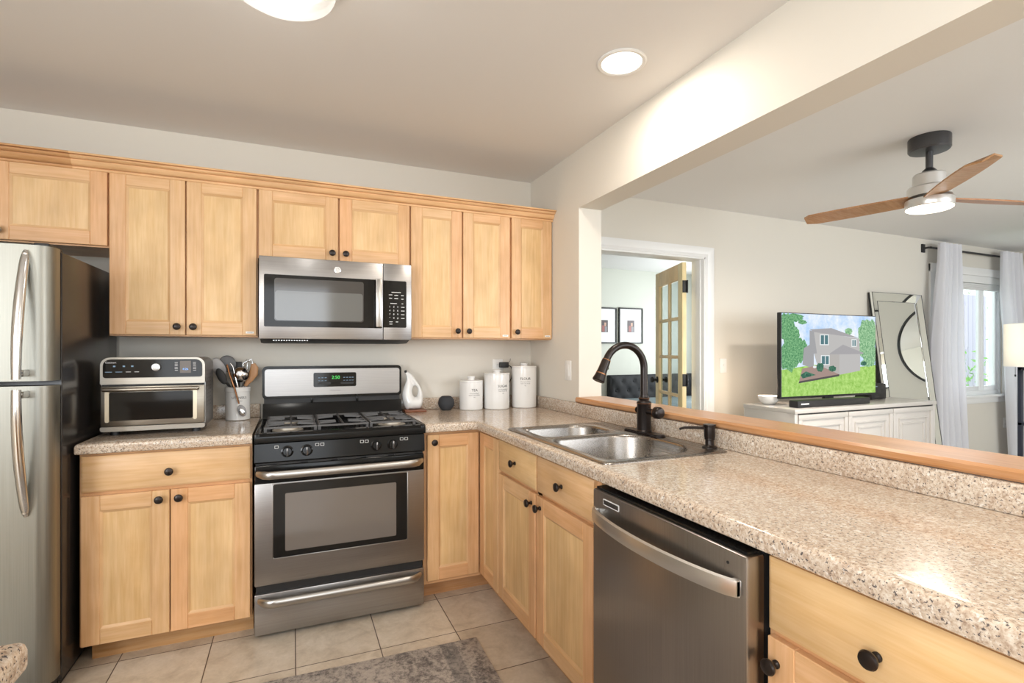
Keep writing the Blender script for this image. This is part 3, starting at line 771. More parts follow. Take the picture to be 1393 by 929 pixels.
# backguard
b = MB()
b.prism([(3.05, .916), (3.052, .925), (3.085, .992), (3.12, .992), (3.12, .916)], YZ, X0+.006, X1-.006, BLACKG)
b.box((X0+.012, 3.092, .990), (X1-.012, 3.13, 1.025), BLACKM)
for x in (.10, .345): b.box((x-.006, 3.080, .990), (x+.006, 3.10, 1.022), BLACKG, .002)
ol = rrect(X0+.004, X1-.004, 1.018, 1.196, [.02, .022, .022, .02], 6)
b.prism(ol, XZ, 3.078, 3.145, BLACKG, True)
bg = b.build('backguard', t, sharp=40)
b = MB(); b.prism(rrect(X0+.016, X1-.016, 1.033, 1.180, .014, 5), XZ, 3.074, 3.079, ST_H); b.build('steel_fascia', bg)
b = MB(); b.prism(rrect(.108, .338, 1.078, 1.158, .008, 4), XZ, 3.0715, 3.075, GLASSD)
for x in (.138, .155, .172, .272, .288, .304, .318):
    b.box((x-.005, 3.0708, 1.128), (x+.005, 3.0716, 1.131), LEDW); b.box((x-.005, 3.0708, 1.112), (x+.005, 3.0716, 1.114), LEDW)
b.prism(rrect(.130, .200, 1.092, 1.104, .005, 3), XZ, 3.0705, 3.0718, BLACKM); b.prism(rrect(.252, .325, 1.092, 1.104, .005, 3), XZ, 3.0705, 3.0718, BLACKM)
dp = b.build('display_panel', bg)
b = MB(); b.text('2:50', .026, (.226, 3.0708, 1.130), (1, 0, 0), (0, 0, 1), GREEN); b.build('clock_digits', dp)
b = MB(); b.text('FRIGIDAIRE', .011, (.224, 3.0735, 1.056), (1, 0, 0), (0, 0, 1), INKG); b.build('lettering', bg)

# ================================================================ microwave
X0m, X1m, Z0m, Z1m = -.150, .594, 1.330, 1.742; YF = 2.776
t = thing('microwave', (.22, 2.98, Z0m), 'over-the-range stainless microwave with black glass door', 'microwave')
b = MB(); b.prism([(2.80, 1.342), (2.90, 1.322), (3.17, 1.322), (3.17, 1.7465), (2.80, 1.7465)], YZ, X0m+.003, X1m-.003, BLACKM)
for k in range(14): b.box((-.09+k*.012, 2.83, 1.3315), (-.083+k*.012, 2.90, 1.338), NICKEL)
b.build('microwave_body', t)
def frame_face(m, x0, x1, z0, z1, hx0, hx1, hz0, hz1, y0, y1, mat, bev=.004):
    m.box((x0, y0, z0), (x1, y1, z1), mat, bev)
b = MB(); frame_face(b, X0m, .4425, 1.340, 1.7455, -.126, .436, 1.402, 1.655, YF, 2.80, ST_H, .003); d = b.build('microwave_door', t)
b = MB(); b.prism(rrect(-.128, .438, 1.400, 1.657, .006, 3), XZ, YF-.0012, YF+.001, GLASSD); o = b.build('door_glass', d)
b = MB(); b.prism(rrect(-.082, .343, 1.430, 1.640, .012, 5), XZ, YF-.0020, YF-.0005, M('microwave_window_upper', (.05, .045, .042), .08, spec=.8)); b.build('viewing_window', o)
b = MB(); b.prism(rrect(-.078, .338, 1.434, 1.578, .012, 5), XZ, YF-.0028, YF-.0015, GLASSM); b.build('inner_screen', o)  # mesh window; its lighter grey also paints in a reflected bright area
b = MB(); b.box((.400, YF-.040, 1.404), (.433, YF-.026, 1.656), NICKEL, .005); b.box((.408, YF-.03, 1.41), (.427, YF+.003, 1.428), NICKEL, .003); b.box((.408, YF-.03, 1.632), (.427, YF+.003, 1.65), NICKEL, .003); b.build('handle', d)
b = MB(); b.lathe([(.0165, 0), (.0165, .001), (.014, .0015), (.014, .0008)], (.213, YF, 1.697), CHROME, (0, -1, 0), 28)
pts = [(.213+.009*math.cos(a)*(1-.05*a), YF-.001, 1.697+.009*math.sin(a)*(1-.05*a)) for a in [k*.4 for k in range(14)]]
b.tube(pts, .0013, CHROME, 6); b.build('round_emblem', d)
b = MB(); frame_face(b, .4445, X1m, 1.340, 1.7455, .4447, .566, 1.406, 1.655, YF, 2.80, ST_H, .002)
cp_ = b.build('control_fascia', t)
b = MB(); b.prism(rrect(.445, .567, 1.405, 1.656, [.008, .008, .002, .002], 4), XZ, YF-.0012, YF+.001, GLASSD); KY0, KY1 = YF-.0018, YF-.0008
for r_ in range(4):
    for c_ in range(3):
        x = .478+c_*.021; z = 1.516-r_*.020
        lab = ['123', '456', '789', '*0#'][r_][c_]
        b.text(lab, .013, (x, KY0, z), (1, 0, 0), (0, 0, 1), PRW)
    b.box((.538, KY0, 1.514-r_*.020), (.556, KY1, 1.517-r_*.020), PRW)
for (x, z, w_) in ((.512, 1.594, .05), (.482, 1.58, .018), (.512, 1.578, .02), (.545, 1.578, .014), (.482, 1.562, .016), (.512, 1.561, .02), (.545, 1.559, .012), (.498, 1.534, .034), (.545, 1.534, .008), (.484, 1.436, .018), (.516, 1.436, .013), (.484, 1.424, .016)):
    b.box((x-w_/2, KY0, z-.0016), (x+w_/2, KY1, z+.0016), PRW)
b.build('keypad', cp_)

# ================================================================ dishwasher
t = thing('dishwasher', (1.15, 1.075, 0), 'dark stainless built-in dishwasher with a bowed bar handle', 'dishwasher')
b = MB(); b.box((.915, .786, .09), (1.44, 1.366, .862), BLACKM); b.box((.99, .79, 0), (1.40, 1.362, .09), BLACKM); b.build('dishwasher_tub', t)
b = MB(); b.box((.862, .782, .115), (.914, 1.372, .853), ST_DW, .006); d = b.build('dishwasher_door', t)
b = MB(); b.box((.872, .79, .8535), (.914, 1.364, .860), BLACKG); b.build('control_strip', d)
h = MB(); N = 30; vs = []; fs = []
for i in range(N+1):
    s = i/N; y = 1.355-(1.355-.797)*s; bow = .046*math.sin(PI*s)**.6+.006
    for (dx, dz) in ((-.006, -.017), (-.009, 0), (-.006, .017), (.003, .019), (.003, -.019)):
        vs.append((.862-bow+dx, y, .783+dz))
for i in range(N):
    for k in range(5): fs.append((i*5+k, i*5+(k+1) % 5, (i+1)*5+(k+1) % 5, (i+1)*5+k))
fs += [tuple(range(5)), tuple(N*5+k for k in range(5))]
h.add(vs, fs, CHROME_SATIN, True)
h.box((.848, .797, .765), (.863, .815, .801), CHROME_SATIN, .003); h.box((.848, 1.337, .765), (.863, 1.355, .801), CHROME_SATIN, .003)
h.build('handle', d, sharp=50)
b = MB(); b.prism(rrect(1.232, 1.312, .817, .836, .003, 3), YZ, .8605, .8625, PRW); b.prism(rrect(1.235, 1.309, .820, .833, .002, 3), YZ, .8598, .8615, BRASSY); b.build('status_panel', d)
b = MB(); b.lathe([(.0035, 0), (.0035, .001)], (.8621, .832, .825), BLACKM, (-1, 0, 0), 10); b.build('indicator', d)

# ================================================================ sink, faucet, soap dispenser
t = thing('kitchen_sink', (1.19, 1.805, .72), 'double-bowl stainless drop-in sink in the peninsula countertop', 'sink')
b = MB(); zr = .9195
outer = rrect(.922, 1.452, 1.392, 2.218, .035, 5)
big = rrect(.958, 1.375, 1.435, 1.868, [.06, .15, .15, .06][:4], 8)
# rrect corner order: (x1,y0) (x1,y1) (x0,y1) (x0,y0)
big = rrect(.958, 1.385, 1.432, 1.872, [.17, .16, .06, .06], 9)
small = rrect(.975, 1.335, 1.912, 2.180, [.10, .12, .05, .05], 9)
bm = b.bm; mi = b.mi(ST_SINK)
def loop(pts, z): return [bm.verts.new((x, y, z)) for x, y in pts]
def skin(l0, l1):
    n = len(l0)
    for k in range(n):
        f = bm.faces.new((l0[k], l0[(k+1) % n], l1[(k+1) % n], l1[k])); f.material_index = mi; f.smooth = True
def shrink(pts, s):
    cx = sum(p[0] for p in pts)/len(pts); cy = sum(p[1] for p in pts)/len(pts)
    xs = max(p[0] for p in pts)-min(p[0] for p in pts); ys = max(p[1] for p in pts)-min(p[1] for p in pts)
    return [(cx+(p[0]-cx)*(1-2*s/xs), cy+(p[1]-cy)*(1-2*s/ys)) for p in pts]
lo = loop(outer, zr); ed = []
for pts in (big, small):
    l1 = loop(shrink(pts, -.006), zr)
    for k in range(len(l1)): ed.append(bm.edges.new((l1[k], l1[(k+1) % len(l1)])))
    prev = l1
    for (s, z) in ((0, zr-.004), (.003, zr-.012), (.010, zr-.15), (.018, zr-.172), (.04, zr-.184), (.12, zr-.188)):
        l2 = loop(shrink(pts, s), z); skin(prev, l2); prev = l2
    f = bm.faces.new(prev); f.material_index = mi; f.smooth = True
for k in range(len(lo)): ed.append(bm.edges.new((lo[k], lo[(k+1) % len(lo)])))
r_ = bmesh.ops.triangle_fill(bm, edges=ed, use_beauty=True)
for g in r_['geom']:
    if isinstance(g, bmesh.types.BMFace): g.material_index = mi; g.smooth = False
l2 = loop(shrink(outer, -.004), zr-.003); skin(lo, l2); l3 = loop(shrink(outer, -.004), .9142); skin(l2, l3)
b.build('sink_basin', t, sharp=40)
for (x, y) in ((1.17, 1.65), (1.155, 2.045)):
    m_ = MB(); m_.lathe([(.045, 0), (.044, .003), (.030, .004), (.028, .001), (0, .001)], (x, y, zr-.188), CHROME, n=24); m_.build('drain', t)
t = thing('kitchen_faucet', (1.41, 1.83, .9195), 'dark bronze gooseneck pull-down faucet behind the sink', 'faucet')
b = MB(); b.prism(rrect(1.382, 1.438, 1.705, 1.955, .027, 8), XY, .9196, .926, BRONZE); b.prism(rrect(1.386, 1.434, 1.709, 1.951, .023, 8), XY, .926, .930, BRONZE); b.build('deck_plate', t)
fx, fy = 1.41, 1.83
b = MB(); b.lathe([(.034, 0), (.034, .006), (.0305, .010), (.0300, .118), (.0315, .122), (.0315, .130), (.026, .135), (.021, .138), (.023, .143), (.023, .149), (.018, .153), (.017, .160)], (fx, fy, .928), BRONZE, n=30)
b.build('faucet_body', t)
b = MB()
for z, r in ((1.0515, .0318), (1.0735, .0235)): b.lathe([(r, 0), (r+.0006, .001), (r, .002)], (fx, fy, z), COPPER, n=30)
b.build('worn_ring', t)
pts = [(fx, fy, 1.08+.022*k) for k in range(6)]
R_ = .100; zc = 1.205
for k in range(0, 25):
    a = k*math.radians(158)/24; pts.append((fx-R_+R_*math.cos(a), fy, zc+R_*math.sin(a)))
b = MB(); b.tube(pts, .0155, BRONZE, 16, up=(0, 1, 0)); b.build('gooseneck', t)
e = Vector(pts[-1]); dv = (Vector(pts[-1])-Vector(pts[-2])).normalized()
b = MB(); b.lathe([(.016, -.004), (.018, .0), (.019, .008), (.020, .045), (.0215, .060), (.0215, .064), (.022, .068), (.026, .088), (.027, .094), (.024, .098), (0, .096)], e, BRONZE, dv, 26)
b.lathe([(.0225, .062), (.0228, .064), (.0225, .066)], e, COPPER, dv, 26); b.lathe([(.0180, -.001), (.0184, .001), (.0182, .003)], e, COPPER, dv, 26)
b.box((e.x+dv.x*.03+.016, fy-.006, e.z+dv.z*.045), (e.x+dv.x*.03+.021, fy+.006, e.z+dv.z*.015), BLACKM, .002)
b.build('spray_head', t)
b = MB(); zh = 1.020
b.cyl((fx, fy-.02, zh), (fx, fy-.075, zh), .0135, BRONZE); b.lathe([(.014, 0), (.022, .004), (.0255, .010), (.0255, .030), (.023, .036), (.018, .040), (0, .041)], (fx, fy-.072, zh), BRONZE, (0, -1, 0), 26)
b.lathe([(.0225, .0055), (.0258, .0095), (.0262, .012)], (fx, fy-.0725, zh), COPPER, (0, -1, 0), 26)
b.build('valve_handle', t); b = MB(); b.cyl((fx, fy+.02, zh), (fx, fy+.046, zh), .011, BRONZE); b.lathe([(.013, 0), (.014, .006), (.010, .012), (0, .013)], (fx, fy+.040, zh), BRONZE, (0, 1, 0), 20)
b.build('valve_cap', t)
t = thing('soap_dispenser', (1.432, 1.47, .9195), 'small dark bronze soap pump right of the faucet', 'soap dispenser')
b = MB(); b.lathe([(.027, 0), (.027, .004), (.018, .008), (.0155, .012), (.0155, .028), (.0185, .031), (.0185, .036)], (1.432, 1.47, .9196), BRONZE, n=24); b.build('base', t)
b = MB(); b.lathe([(.0185, 0), (.020, .004), (.020, .042), (.0225, .045), (.0225, .051), (.0, .053)], (1.432, 1.47, .9555), BRONZE, n=24)
b.tube([(1.42, 1.475, .992), (1.385, 1.490, .994), (1.345, 1.507, .994), (1.328, 1.513, .989)], [.006, .0055, .005, .0045], BRONZE, 10); b.build('pump_head', t)

# ================================================================ toaster oven
X0t, X1t, Y0t, Y1t, Z0t, Z1t = -.752, -.366, 2.692, 2.955, .934, 1.252
t = thing('toaster_oven', (-.55, 2.9, CZ), 'stainless countertop toaster oven with black control strip', 'toaster oven')
b = MB(); b.prism(rrect(X0t, X1t, Z0t, Z1t, [.012, .035, .035, .012], 7), XZ, Y0t+.02, Y1t, ST_V, True)
for r_ in range(10):
    for c_ in range(3):
        b.lathe([(.0032, 0), (.0032, .0006)], (X1t-.0002, Y0t+.07+c_*.05, 1.19-r_*.018), BLACKM, (1, 0, 0), 8)
b.build('oven_shell', t, sharp=40)
for x in (X0t+.04, X1t-.04):
    for y in (Y0t+.05, Y1t-.05):
        f = MB(); f.lathe([(.018, 0), (.016, .022)], (x, y, CZ+.0002), BLACKM, n=16); f.build('foot', t)
b = MB(); b.prism(rrect(X0t, X1t, 1.136, Z1t, [.006, .035, .035, .006], 7), XZ, Y0t, Y0t+.022, TOAST, True); cpn = b.build('control_fascia', t, sharp=40)
b = MB(); b.prism(rrect(X0t+.010, X1t-.010, 1.164, Z1t-.008, [.010, .028, .028, .010], 7), XZ, Y0t-.002, Y0t+.002, GLASSD); yk = Y0t-.003
b.text('Cuisinart', .0105, (X0t+.038, yk, 1.230), (1, 0, 0), (0, 0, 1), PRW)
for x, w_, m_ in ((-.722, .024, LEDW), (-.686, .024, LEDW), (-.652, .018, PRW), (-.622, .016, PRW)): b.box((x-w_/2, yk, 1.1885), (x+w_/2, yk+.001, 1.1905), m_)
for x in (-.702, -.668, -.638): b.box((x-.004, yk, 1.211), (x+.004, yk+.001, 1.217), LEDW)
for k in range(6):
    b.box((-.472-.010, yk, 1.228-k*.007), (-.472+.002, yk+.001, 1.2295-k*.007), PRW); b.box((-.408-.004, yk, 1.228-k*.007), (-.408+.008, yk+.001, 1.2295-k*.007), PRW)
gp = b.build('control_glass', cpn)
b = MB(); b.box((-.462, yk, 1.182), (-.420, yk+.0012, 1.236), M('lcd_brown', (.10, .075, .055), .2)); sc_ = b.build('lcd_screen', gp)
b = MB(); b.text('4:26', .013, (-.441, yk-.0004, 1.199), (1, 0, 0), (0, 0, 1), BLUE); b.build('clock_digits', sc_)
b = MB(); b.lathe([(.017, 0), (.017, .010), (.0155, .013), (.011, .0135), (.010, .012), (0, .0125)], (-.550, Y0t-.002, 1.209), NICKEL, (0, -1, 0), 28); b.build('selector_dial', gp)
b = MB(); frame_face(b, X0t+.002, X1t-.002, .956, 1.128, -.718, -.413, .984, 1.098, Y0t-.004, Y0t+.02, TOAST, .004)
b.box((X0t+.004, Y0t+.01, 1.126), (X1t-.004, Y0t+.02, 1.138), BLACKM); d = b.build('oven_door', t)
b = MB(); b.prism(rrect(-.720, -.411, .980, 1.102, .008, 4), XZ, Y0t-.0055, Y0t-.003, GLASSD); b.build('door_glass', d)
b = MB(); b.box((-.735, Y0t+.001, .976), (-.7185, Y0t+.009, 1.106), PLAST, .006); b.box((-.4125, Y0t+.001, .976), (-.398, Y0t+.009, 1.106), PLAST, .006)
h = MB(); h.box((X0t+.012, Y0t-.036, 1.106), (X1t-.018, Y0t-.018, 1.124), TOAST, .008, 3); h.box((X0t+.03, Y0t-.02, 1.109), (X0t+.05, Y0t, 1.121), NICKEL); h.box((X1t-.056, Y0t-.02, 1.109), (X1t-.036, Y0t, 1.121), NICKEL); h.build('handle', d)
for o in (b,): o.bm.free()
b = MB()
for (a, c) in ((-.7345, -.7195), (-.4115, -.3965)):
    b = MB(); b.prism(rrect(a, c, .974, 1.108, .006, 4), XZ, Y0t-.0065, Y0t-.0035, M('satin_cream_steel', (.66, .58, .44), .3, .6)); b.build('window_flank', d)
b = MB(); b.prism(rrect(X0t, X1t, Z0t, .954, [.010, .002, .002, .010], 4), XZ, Y0t-.002, Y0t+.02, TOAST); b.build('crumb_tray', t)

# ================================================================ crock with utensils
t = thing('utensil_crock', (-.268, 3.095, CZ), 'white ceramic utensil crock beside the toaster oven', 'crock')
cx, cy, cr = -.268, 3.092, .059
b = MB(); b.lathe([(.050, 0), (cr, .003), (cr, .150), (cr+.0025, .152), (cr+.0025, .174), (cr-.003, .176), (cr-.006, .172), (cr-.006, .02), (0, .015)], (cx, cy, CZ+.0003), CERA, n=40); b.build('pot', t)
def cyltext(mb, txt, size, c, r, z, ang, m):
    tmp = MB(); tmp.text(txt, size, (0, 0, 0), (1, 0, 0), (0, 1, 0), m)
    vs = [v.co.copy() for v in tmp.bm.verts]; tmp.bm.verts.index_update()
    fs = [[v.index for v in f.verts] for f in tmp.bm.faces]; tmp.bm.free()
    out = []
    for v in vs:
        a = ang+v.x/r; out.append((c[0]+math.sin(a)*(r+.0005+v.z), c[1]-math.cos(a)*(r+.0005+v.z), z+v.y))
    mb.add(out, fs, m)
def ang_to_cam(c): return math.atan2(-c[0], c[1])   # 0 faces -y; positive turns towards +x
b = MB(); cyltext(b, 'UTENSILS', .017, (cx, cy), cr, CZ+.120, ang_to_cam((cx, cy))+.12, INK); cyltext(b, 'kitchen', .009, (cx, cy), cr, CZ+.104, ang_to_cam((cx, cy))+.12, INKG); b.build('lettering', t)
GU = 'utensils standing in the crock'
def utensil(nm, label): return thing(nm, (cx, cy, CZ+.02), label, 'utensil', GU)
def oval(mb, c, rx, rz, th, m, tilt, dish=.0, rot=0):
    mat = Matrix.Translation(c) @ Matrix.Rotation(tilt, 4, 'Y') @ Matrix.Rotation(rot, 4, 'Z')
    mb.sphere((0, 0, 0), 1, m, 20, 12, (rx, th, rz), mat=mat)
b = MB(); t = utensil('cooking_spoon', 'big pale grey spoon leaning left out of the crock')
b.tube([(-.258, 3.10, .955), (-.292, 3.085, 1.062), (-.330, 3.08, 1.135)], [.006, .0065, .0075], GREYSP, 10); b.build('handle', t)
b = MB(); oval(b, (-.356, 3.08, 1.190), .030, .056, .008, M('pale_grey_nylon', (.52, .52, .53), .35), -.38); b.build('spoon_bowl', t)
t = utensil('slotted_turner', 'dark grey turner behind the pale spoon'); b = MB()
b.tube([(-.262, 3.115, .96), (-.276, 3.112, 1.08), (-.296, 3.108, 1.15)], .006, BLACKM, 10); b.build('handle', t)
b = MB(); oval(b, (-.318, 3.107, 1.212), .040, .045, .005, M('smoke_nylon', (.11, .11, .115), .35), -.35); b.build('blade', t)
t = utensil('black_spatula', 'black spatula poking out low at the crock left rim'); b = MB()
b.tube([(-.275, 3.075, .955), (-.296, 3.060, 1.085), (-.318, 3.052, 1.115)], .006, BLACKM, 10); b.build('handle', t)
b = MB(); oval(b, (-.340, 3.050, 1.148), .020, .045, .004, BLACKM, -.42); b.build('blade', t)
t = utensil('ladle', 'round steel ladle facing out at the crock centre'); b = MB()
b.tube([(-.262, 3.07, .955), (-.262, 3.05, 1.08), (-.288, 3.055, 1.20), (-.300, 3.06, 1.215)], .004, CHROME, 10); b.build('handle', t)
b = MB(); b.lathe([(0, 0), (.018, .002), (.033, .010), (.040, .022), (.0415, .023), (.041, .020), (.034, .007), (.018, -.002), (0, -.004)], (-.255, 3.046, 1.151), CHROME, (.05, 1, .12), 28); b.build('ladle_bowl', t)
t = utensil('wooden_spatula', 'orange-brown wooden spatula at the right of the crock'); b = MB()
b.tube([(-.262, 3.10, .955), (-.234, 3.098, 1.085)], .007, BEECH, 10); b.build('handle', t)
b = MB(); b.tube([(-.234, 3.098, 1.092), (-.212, 3.10, 1.125), (-.194, 3.10, 1.155), (-.190, 3.10, 1.19), (-.195, 3.10, 1.212)], [.007, .016, .021, .020, .010], BEECH, 12, sx=.3, up=(1, 0, 0)); b.build('blade', t)
t = utensil('wire_whisk', 'wire whisk loops at the back right of the crock'); b = MB()
b.tube([(-.258, 3.115, .955), (-.244, 3.124, 1.10), (-.240, 3.140, 1.125)], .006, CHROME, 10); b.build('handle', t)
b = MB()
for k in range(4):
    a = k*PI/4; pts = []
    for i in range(13):
        s = i/12*2*PI-PI; w_ = .024*math.sin(s/1) if False else .025*math.sin((i/12)*2*PI)
        hgt = .13*(1-abs(1-2*i/12))
        w_ = .025*math.sin(PI*hgt/.13*.8)*(1 if i <= 6 else -1)
        pts.append((-.240+.15*hgt+w_*math.cos(a), 3.150+w_*math.sin(a)*.7, 1.118+hgt*.9))
    b.tube(pts, .0011, CHROME, 6)
b.build('wire_loops', t)
t = utensil('black_turner', 'black square-ended turner at the back of the crock'); b = MB()
b.tube([(-.266, 3.118, .955), (-.266, 3.135, 1.14)], .005, BLACKM, 10); b.build('handle', t)
b = MB(); b.box((-.296, 3.134, 1.14), (-.252, 3.138, 1.222), BLACKM, .002); b.build('blade', t)
t = thing('hanging_spoon', (-.26, 3.03, CZ+.02), 'slim steel spoon hooked over the front rim of the crock', 'utensil', GU); b = MB()
b.tube([(-.285, 3.07, 1.075), (-.300, 3.045, 1.16), (-.312, 3.03, 1.205), (-.303, 3.022, 1.17), (-.278, 3.021, 1.09), (-.257, 3.020, 1.005)], [.004, .004, .005, .005, .0045, .004], COPPER, 10, sx=1.3); b.build('handle', t)
b = MB(); oval(b, (-.243, 3.020, .968), .020, .032, .006, GREYSP, -.35); oval(b, (-.242, 3.015, .962), .013, .020, .004, CHROME, -.35); b.build('spoon_bowl', t)

# ================================================================ canisters, pitcher, speaker
def canister(x, y, r, ztop, kz, word, sub, rot, label):
    t = thing('canister', (x, y, CZ), label, 'canister', 'white lidded canisters')
    h = ztop-CZ; b = MB()
    b.lathe([(r*.93, 0), (r*.985, .004), (r, .012), (r, h-.012), (r-.004, h-.012), (r-.005, .01), (0, .008)], (x, y, CZ+.0004), CERA, n=48); b.build('jar', t)
    b = MB(); b.lathe([(r*.98, 0), (r*1.015, .001), (r*1.02, .004), (r*1.015, .008), (r*.97, .011), (r*.4, .013), (0, .013)], (x, y, ztop-.0115), CERA, n=48)
    l_ = b.build('lid', t)
    b = MB(); b.lathe([(r*.30, 0), (r*.27, .005), (r*.33, .012), (r*.34, kz-ztop-.001), (r*.29, kz-ztop+.002), (0, kz-ztop+.003)], (x, y, ztop+.001), CERA, n=28); b.build('lid_knob', l_)
    a = ang_to_cam((x, y))+rot; b = MB()
    zt_ = ztop-.082 if word != 'TEA' else ztop-.060
    cyltext(b, word, .022, (x, y), r, zt_, a, INK)
    cyltext(b, sub[0], .009, (x, y), r, zt_-.019, a, INKG); cyltext(b, sub[1], .009, (x, y), r, zt_-.030, a, INKG); cyltext(b, sub[2], .008, (x, y), r, zt_-.043, a, INK)
    b.build('lettering', t)
canister(1.026, 3.062, .0745, 1.100, 1.122, 'TEA', ('fine loose leaf', 'steep and serve'), .25, 'shortest white canister marked TEA') if False else None
SUBS = ('- kitchen essentials -', 'keep fresh & dry', '- no. 1 -')
canister(1.031, 3.060, .073, 1.098, 1.120, 'TEA', ('- loose leaf blend -', 'steep & serve warm', 'est.'), .30, 'shortest white lidded canister, lettered TEA, left of three')
canister(1.198, 3.045, .081, 1.142, 1.160, 'SUGAR', ('- pure & granulated -', 'keep fresh & dry', 'est.'), .52, 'medium white lidded canister, lettered SUGAR, in the middle')
canister(1.392, 3.052, .081, 1.184, 1.201, 'FLOUR', ('- all purpose & fine -', 'keep fresh & dry', 'est.'), .12, 'tallest white lidded canister, lettered FLOUR, in the corner')

b = MB(); b.box((.612, 3.035, CZ+.0003), (.742, 3.145, CZ+.014), TEAKC, .003); b.build('coaster', label='small reddish wood tray under the white pitcher', category='tray')
# pitcher: teardrop body with a hole through it
t = thing('oil_pitcher', (.675, 3.09, CZ+.014), 'white ceramic teardrop pitcher with an oval grip hole', 'pitcher')
px = .676; out = [(.630, .930), (.614, .965), (.607, 1.005), (.609, 1.040), (.620, 1.075), (.630, 1.105), (.630, 1.128), (.622, 1.150), (.630, 1.158), (.642, 1.155), (.660, 1.142), (.684, 1.110), (.708, 1.075), (.724, 1.040), (.731, 1.005), (.728, .965), (.716, .935), (.695, .9285), (.65, .9285)]
N = len(out); hole = []
hc, hr = (.683, 1.036), (.017, .034)
def refine(pts, k=3):
    res = []; n = len(pts)
    for i in range(n):
        p0, p1, p2, p3 = pts[i-1], pts[i], pts[(i+1) % n], pts[(i+2) % n]
        for j in range(k):
            s = j/k
            res.append(tuple(.5*(2*p1[c]+(p2[c]-p0[c])*s+(2*p0[c]-5*p1[c]+4*p2[c]-p3[c])*s*s+(3*p1[c]-p0[c]-3*p2[c]+p3[c])*s**3) for c in (0, 1)))
    return res
ol = refine(out, 3); n_ = len(ol)
import math as _m
b = MB(); rings = 9; vs = []; fs = []
for i, (x, z) in enumerate(ol):
    a = math.atan2((z-hc[1])/1.0, (x-hc[0])/1.0); hx = hc[0]+hr[0]*math.cos(a); hz = hc[1]+hr[1]*math.sin(a)
    mx, mz = (x+hx)/2, (z+hz)/2; rx, rz = (x-hx)/2, (z-hz)/2
    low = max(0, min(1, (1.14-z)/.2)); thick = .010+.034*low*min(1, math.hypot(rx, rz)*2/.05)
    for k in range(16):
        q = 2*PI*k/16; vs.append((mx+rx*math.cos(q), 3.09+thick*math.sin(q), mz+rz*math.cos(q)))
for i in range(n_):
    for k in range(16): j = (i+1) % n_; fs.append((i*16+k, i*16+(k+1) % 16, j*16+(k+1) % 16, j*16+k))
b.add(vs, fs, CERA, True); b.build('pitcher_body', t, sharp=80)
b = MB(); b.lathe([(.007, 0), (.008, .012), (.005, .014), (.004, .004)], (.628, 3.09, 1.150), BLACKM, (-.25, 0, 1), 14); b.build('spout_tip', t)

t = thing('smart_speaker', (.875, 3.09, CZ), 'charcoal ball-shaped speaker left of the TEA canister', 'speaker')
b = MB(); b.lathe([(0, .0), (.026, 0), (.030, .004), (.040, .014), (.0475, .028), (.050, .044), (.0475, .062), (.040, .076), (.030, .085), (.026, .0865), (.022, .0845), (0, .083)], (.876, 3.082, CZ+.0004), SPEAK, n=36); b.build('fabric_shell', t)
b = MB(); b.lathe([(.027, 0), (.031, .002), (.031, .0045)], (.876, 3.082, CZ+.0003), BLACKM, n=30); b.build('base_ring', t)

# ---- outlets and switches
def plate(nm, loc, normal, label, kind, cat):
    t = thing(nm, loc, label, cat)
    x, y, z = loc; b = MB(); w_, h_ = .036, .058
    f = (lambda u, d, v: (x+u, y-d, z+v)) if normal == 'S' else (lambda u, d, v: (x-d, y-u, z+v))
    b.box(f(-w_, 0, -h_), f(w_, .005, h_), PLAST, .002); b.build('wall_plate', t)
    b = MB()
    if kind == 'outlet':
        for s in (-1, 1):
            b.box(f(-.016, .004, s*.020-.014), f(.016, .007, s*.020+.014), PLAST, .003)
            for u in (-.006, .006): b.box(f(u-.001, .0066, s*.020-.004), f(u+.001, .0073, s*.020+.005), INKG)
        b.build('socket', t)
    elif kind == 'rocker':
        b.box(f(-.016, .004, -.033), f(.016, .0075, .033), PLAST, .002); b.build('rocker', t)
    else:
        b.box(f(-.005, .004, -.012), f(.005, .007, .012), PLAST, .001); b.box(f(-.0035, .006, 0), f(.0035, .016, .008), PLAST, .001); b.build('toggle', t)
    return t
plate('outlet', (1.257, 3.1798, 1.168), 'S', 'white wall outlet above the SUGAR canister', 'outlet', 'outlet')
t = thing('power_plug', (1.285, 3.16, 1.18), 'black plug with cord in the outlet above the canisters', 'plug')
b = MB(); b.box((1.262, 3.128, 1.170), (1.318, 3.1722, 1.206), BLACKM, .005); b.build('plug_body', t)
b = MB(); b.tube([(1.316, 3.145, 1.185), (1.335, 3.140, 1.178), (1.345, 3.135, 1.150), (1.340, 3.14, 1.10), (1.30, 3.145, 1.02), (1.293, 3.145, .93), (1.293, 3.145, .9172)], .0028, BLACKM, 8); b.tube([(1.318, 3.14, 1.200), (1.330, 3.138, 1.215), (1.332, 3.138, 1.230)], .0015, BLACKM, 6); b.build('cord', t)
plate('wall_switch', (1.4998, 2.655, 1.165), 'W', 'white rocker plate on the wall beside the corner cabinets', 'rocker', 'switch')
plate('light_switch', (3.240, 3.1798, 1.160), 'S', 'white toggle light switch right of the bedroom doorway', 'toggle', 'switch')
plate('outlet', (7.50, 3.1798, .46), 'S', 'white wall outlet low under the living room window', 'outlet', 'outlet')

# ================================================================ rug
b = MB(); b.box((-1.75, -1.05, 0), (0, 0, .008), RUG, .003)
r_ = b.build('kitchen_rug', local=True, label='distressed grey area rug on the tile floor before the range', category='rug')
r_.location = (.752, 2.160, .0008); r_.rotation_euler = (0, 0, math.radians(-1.7))

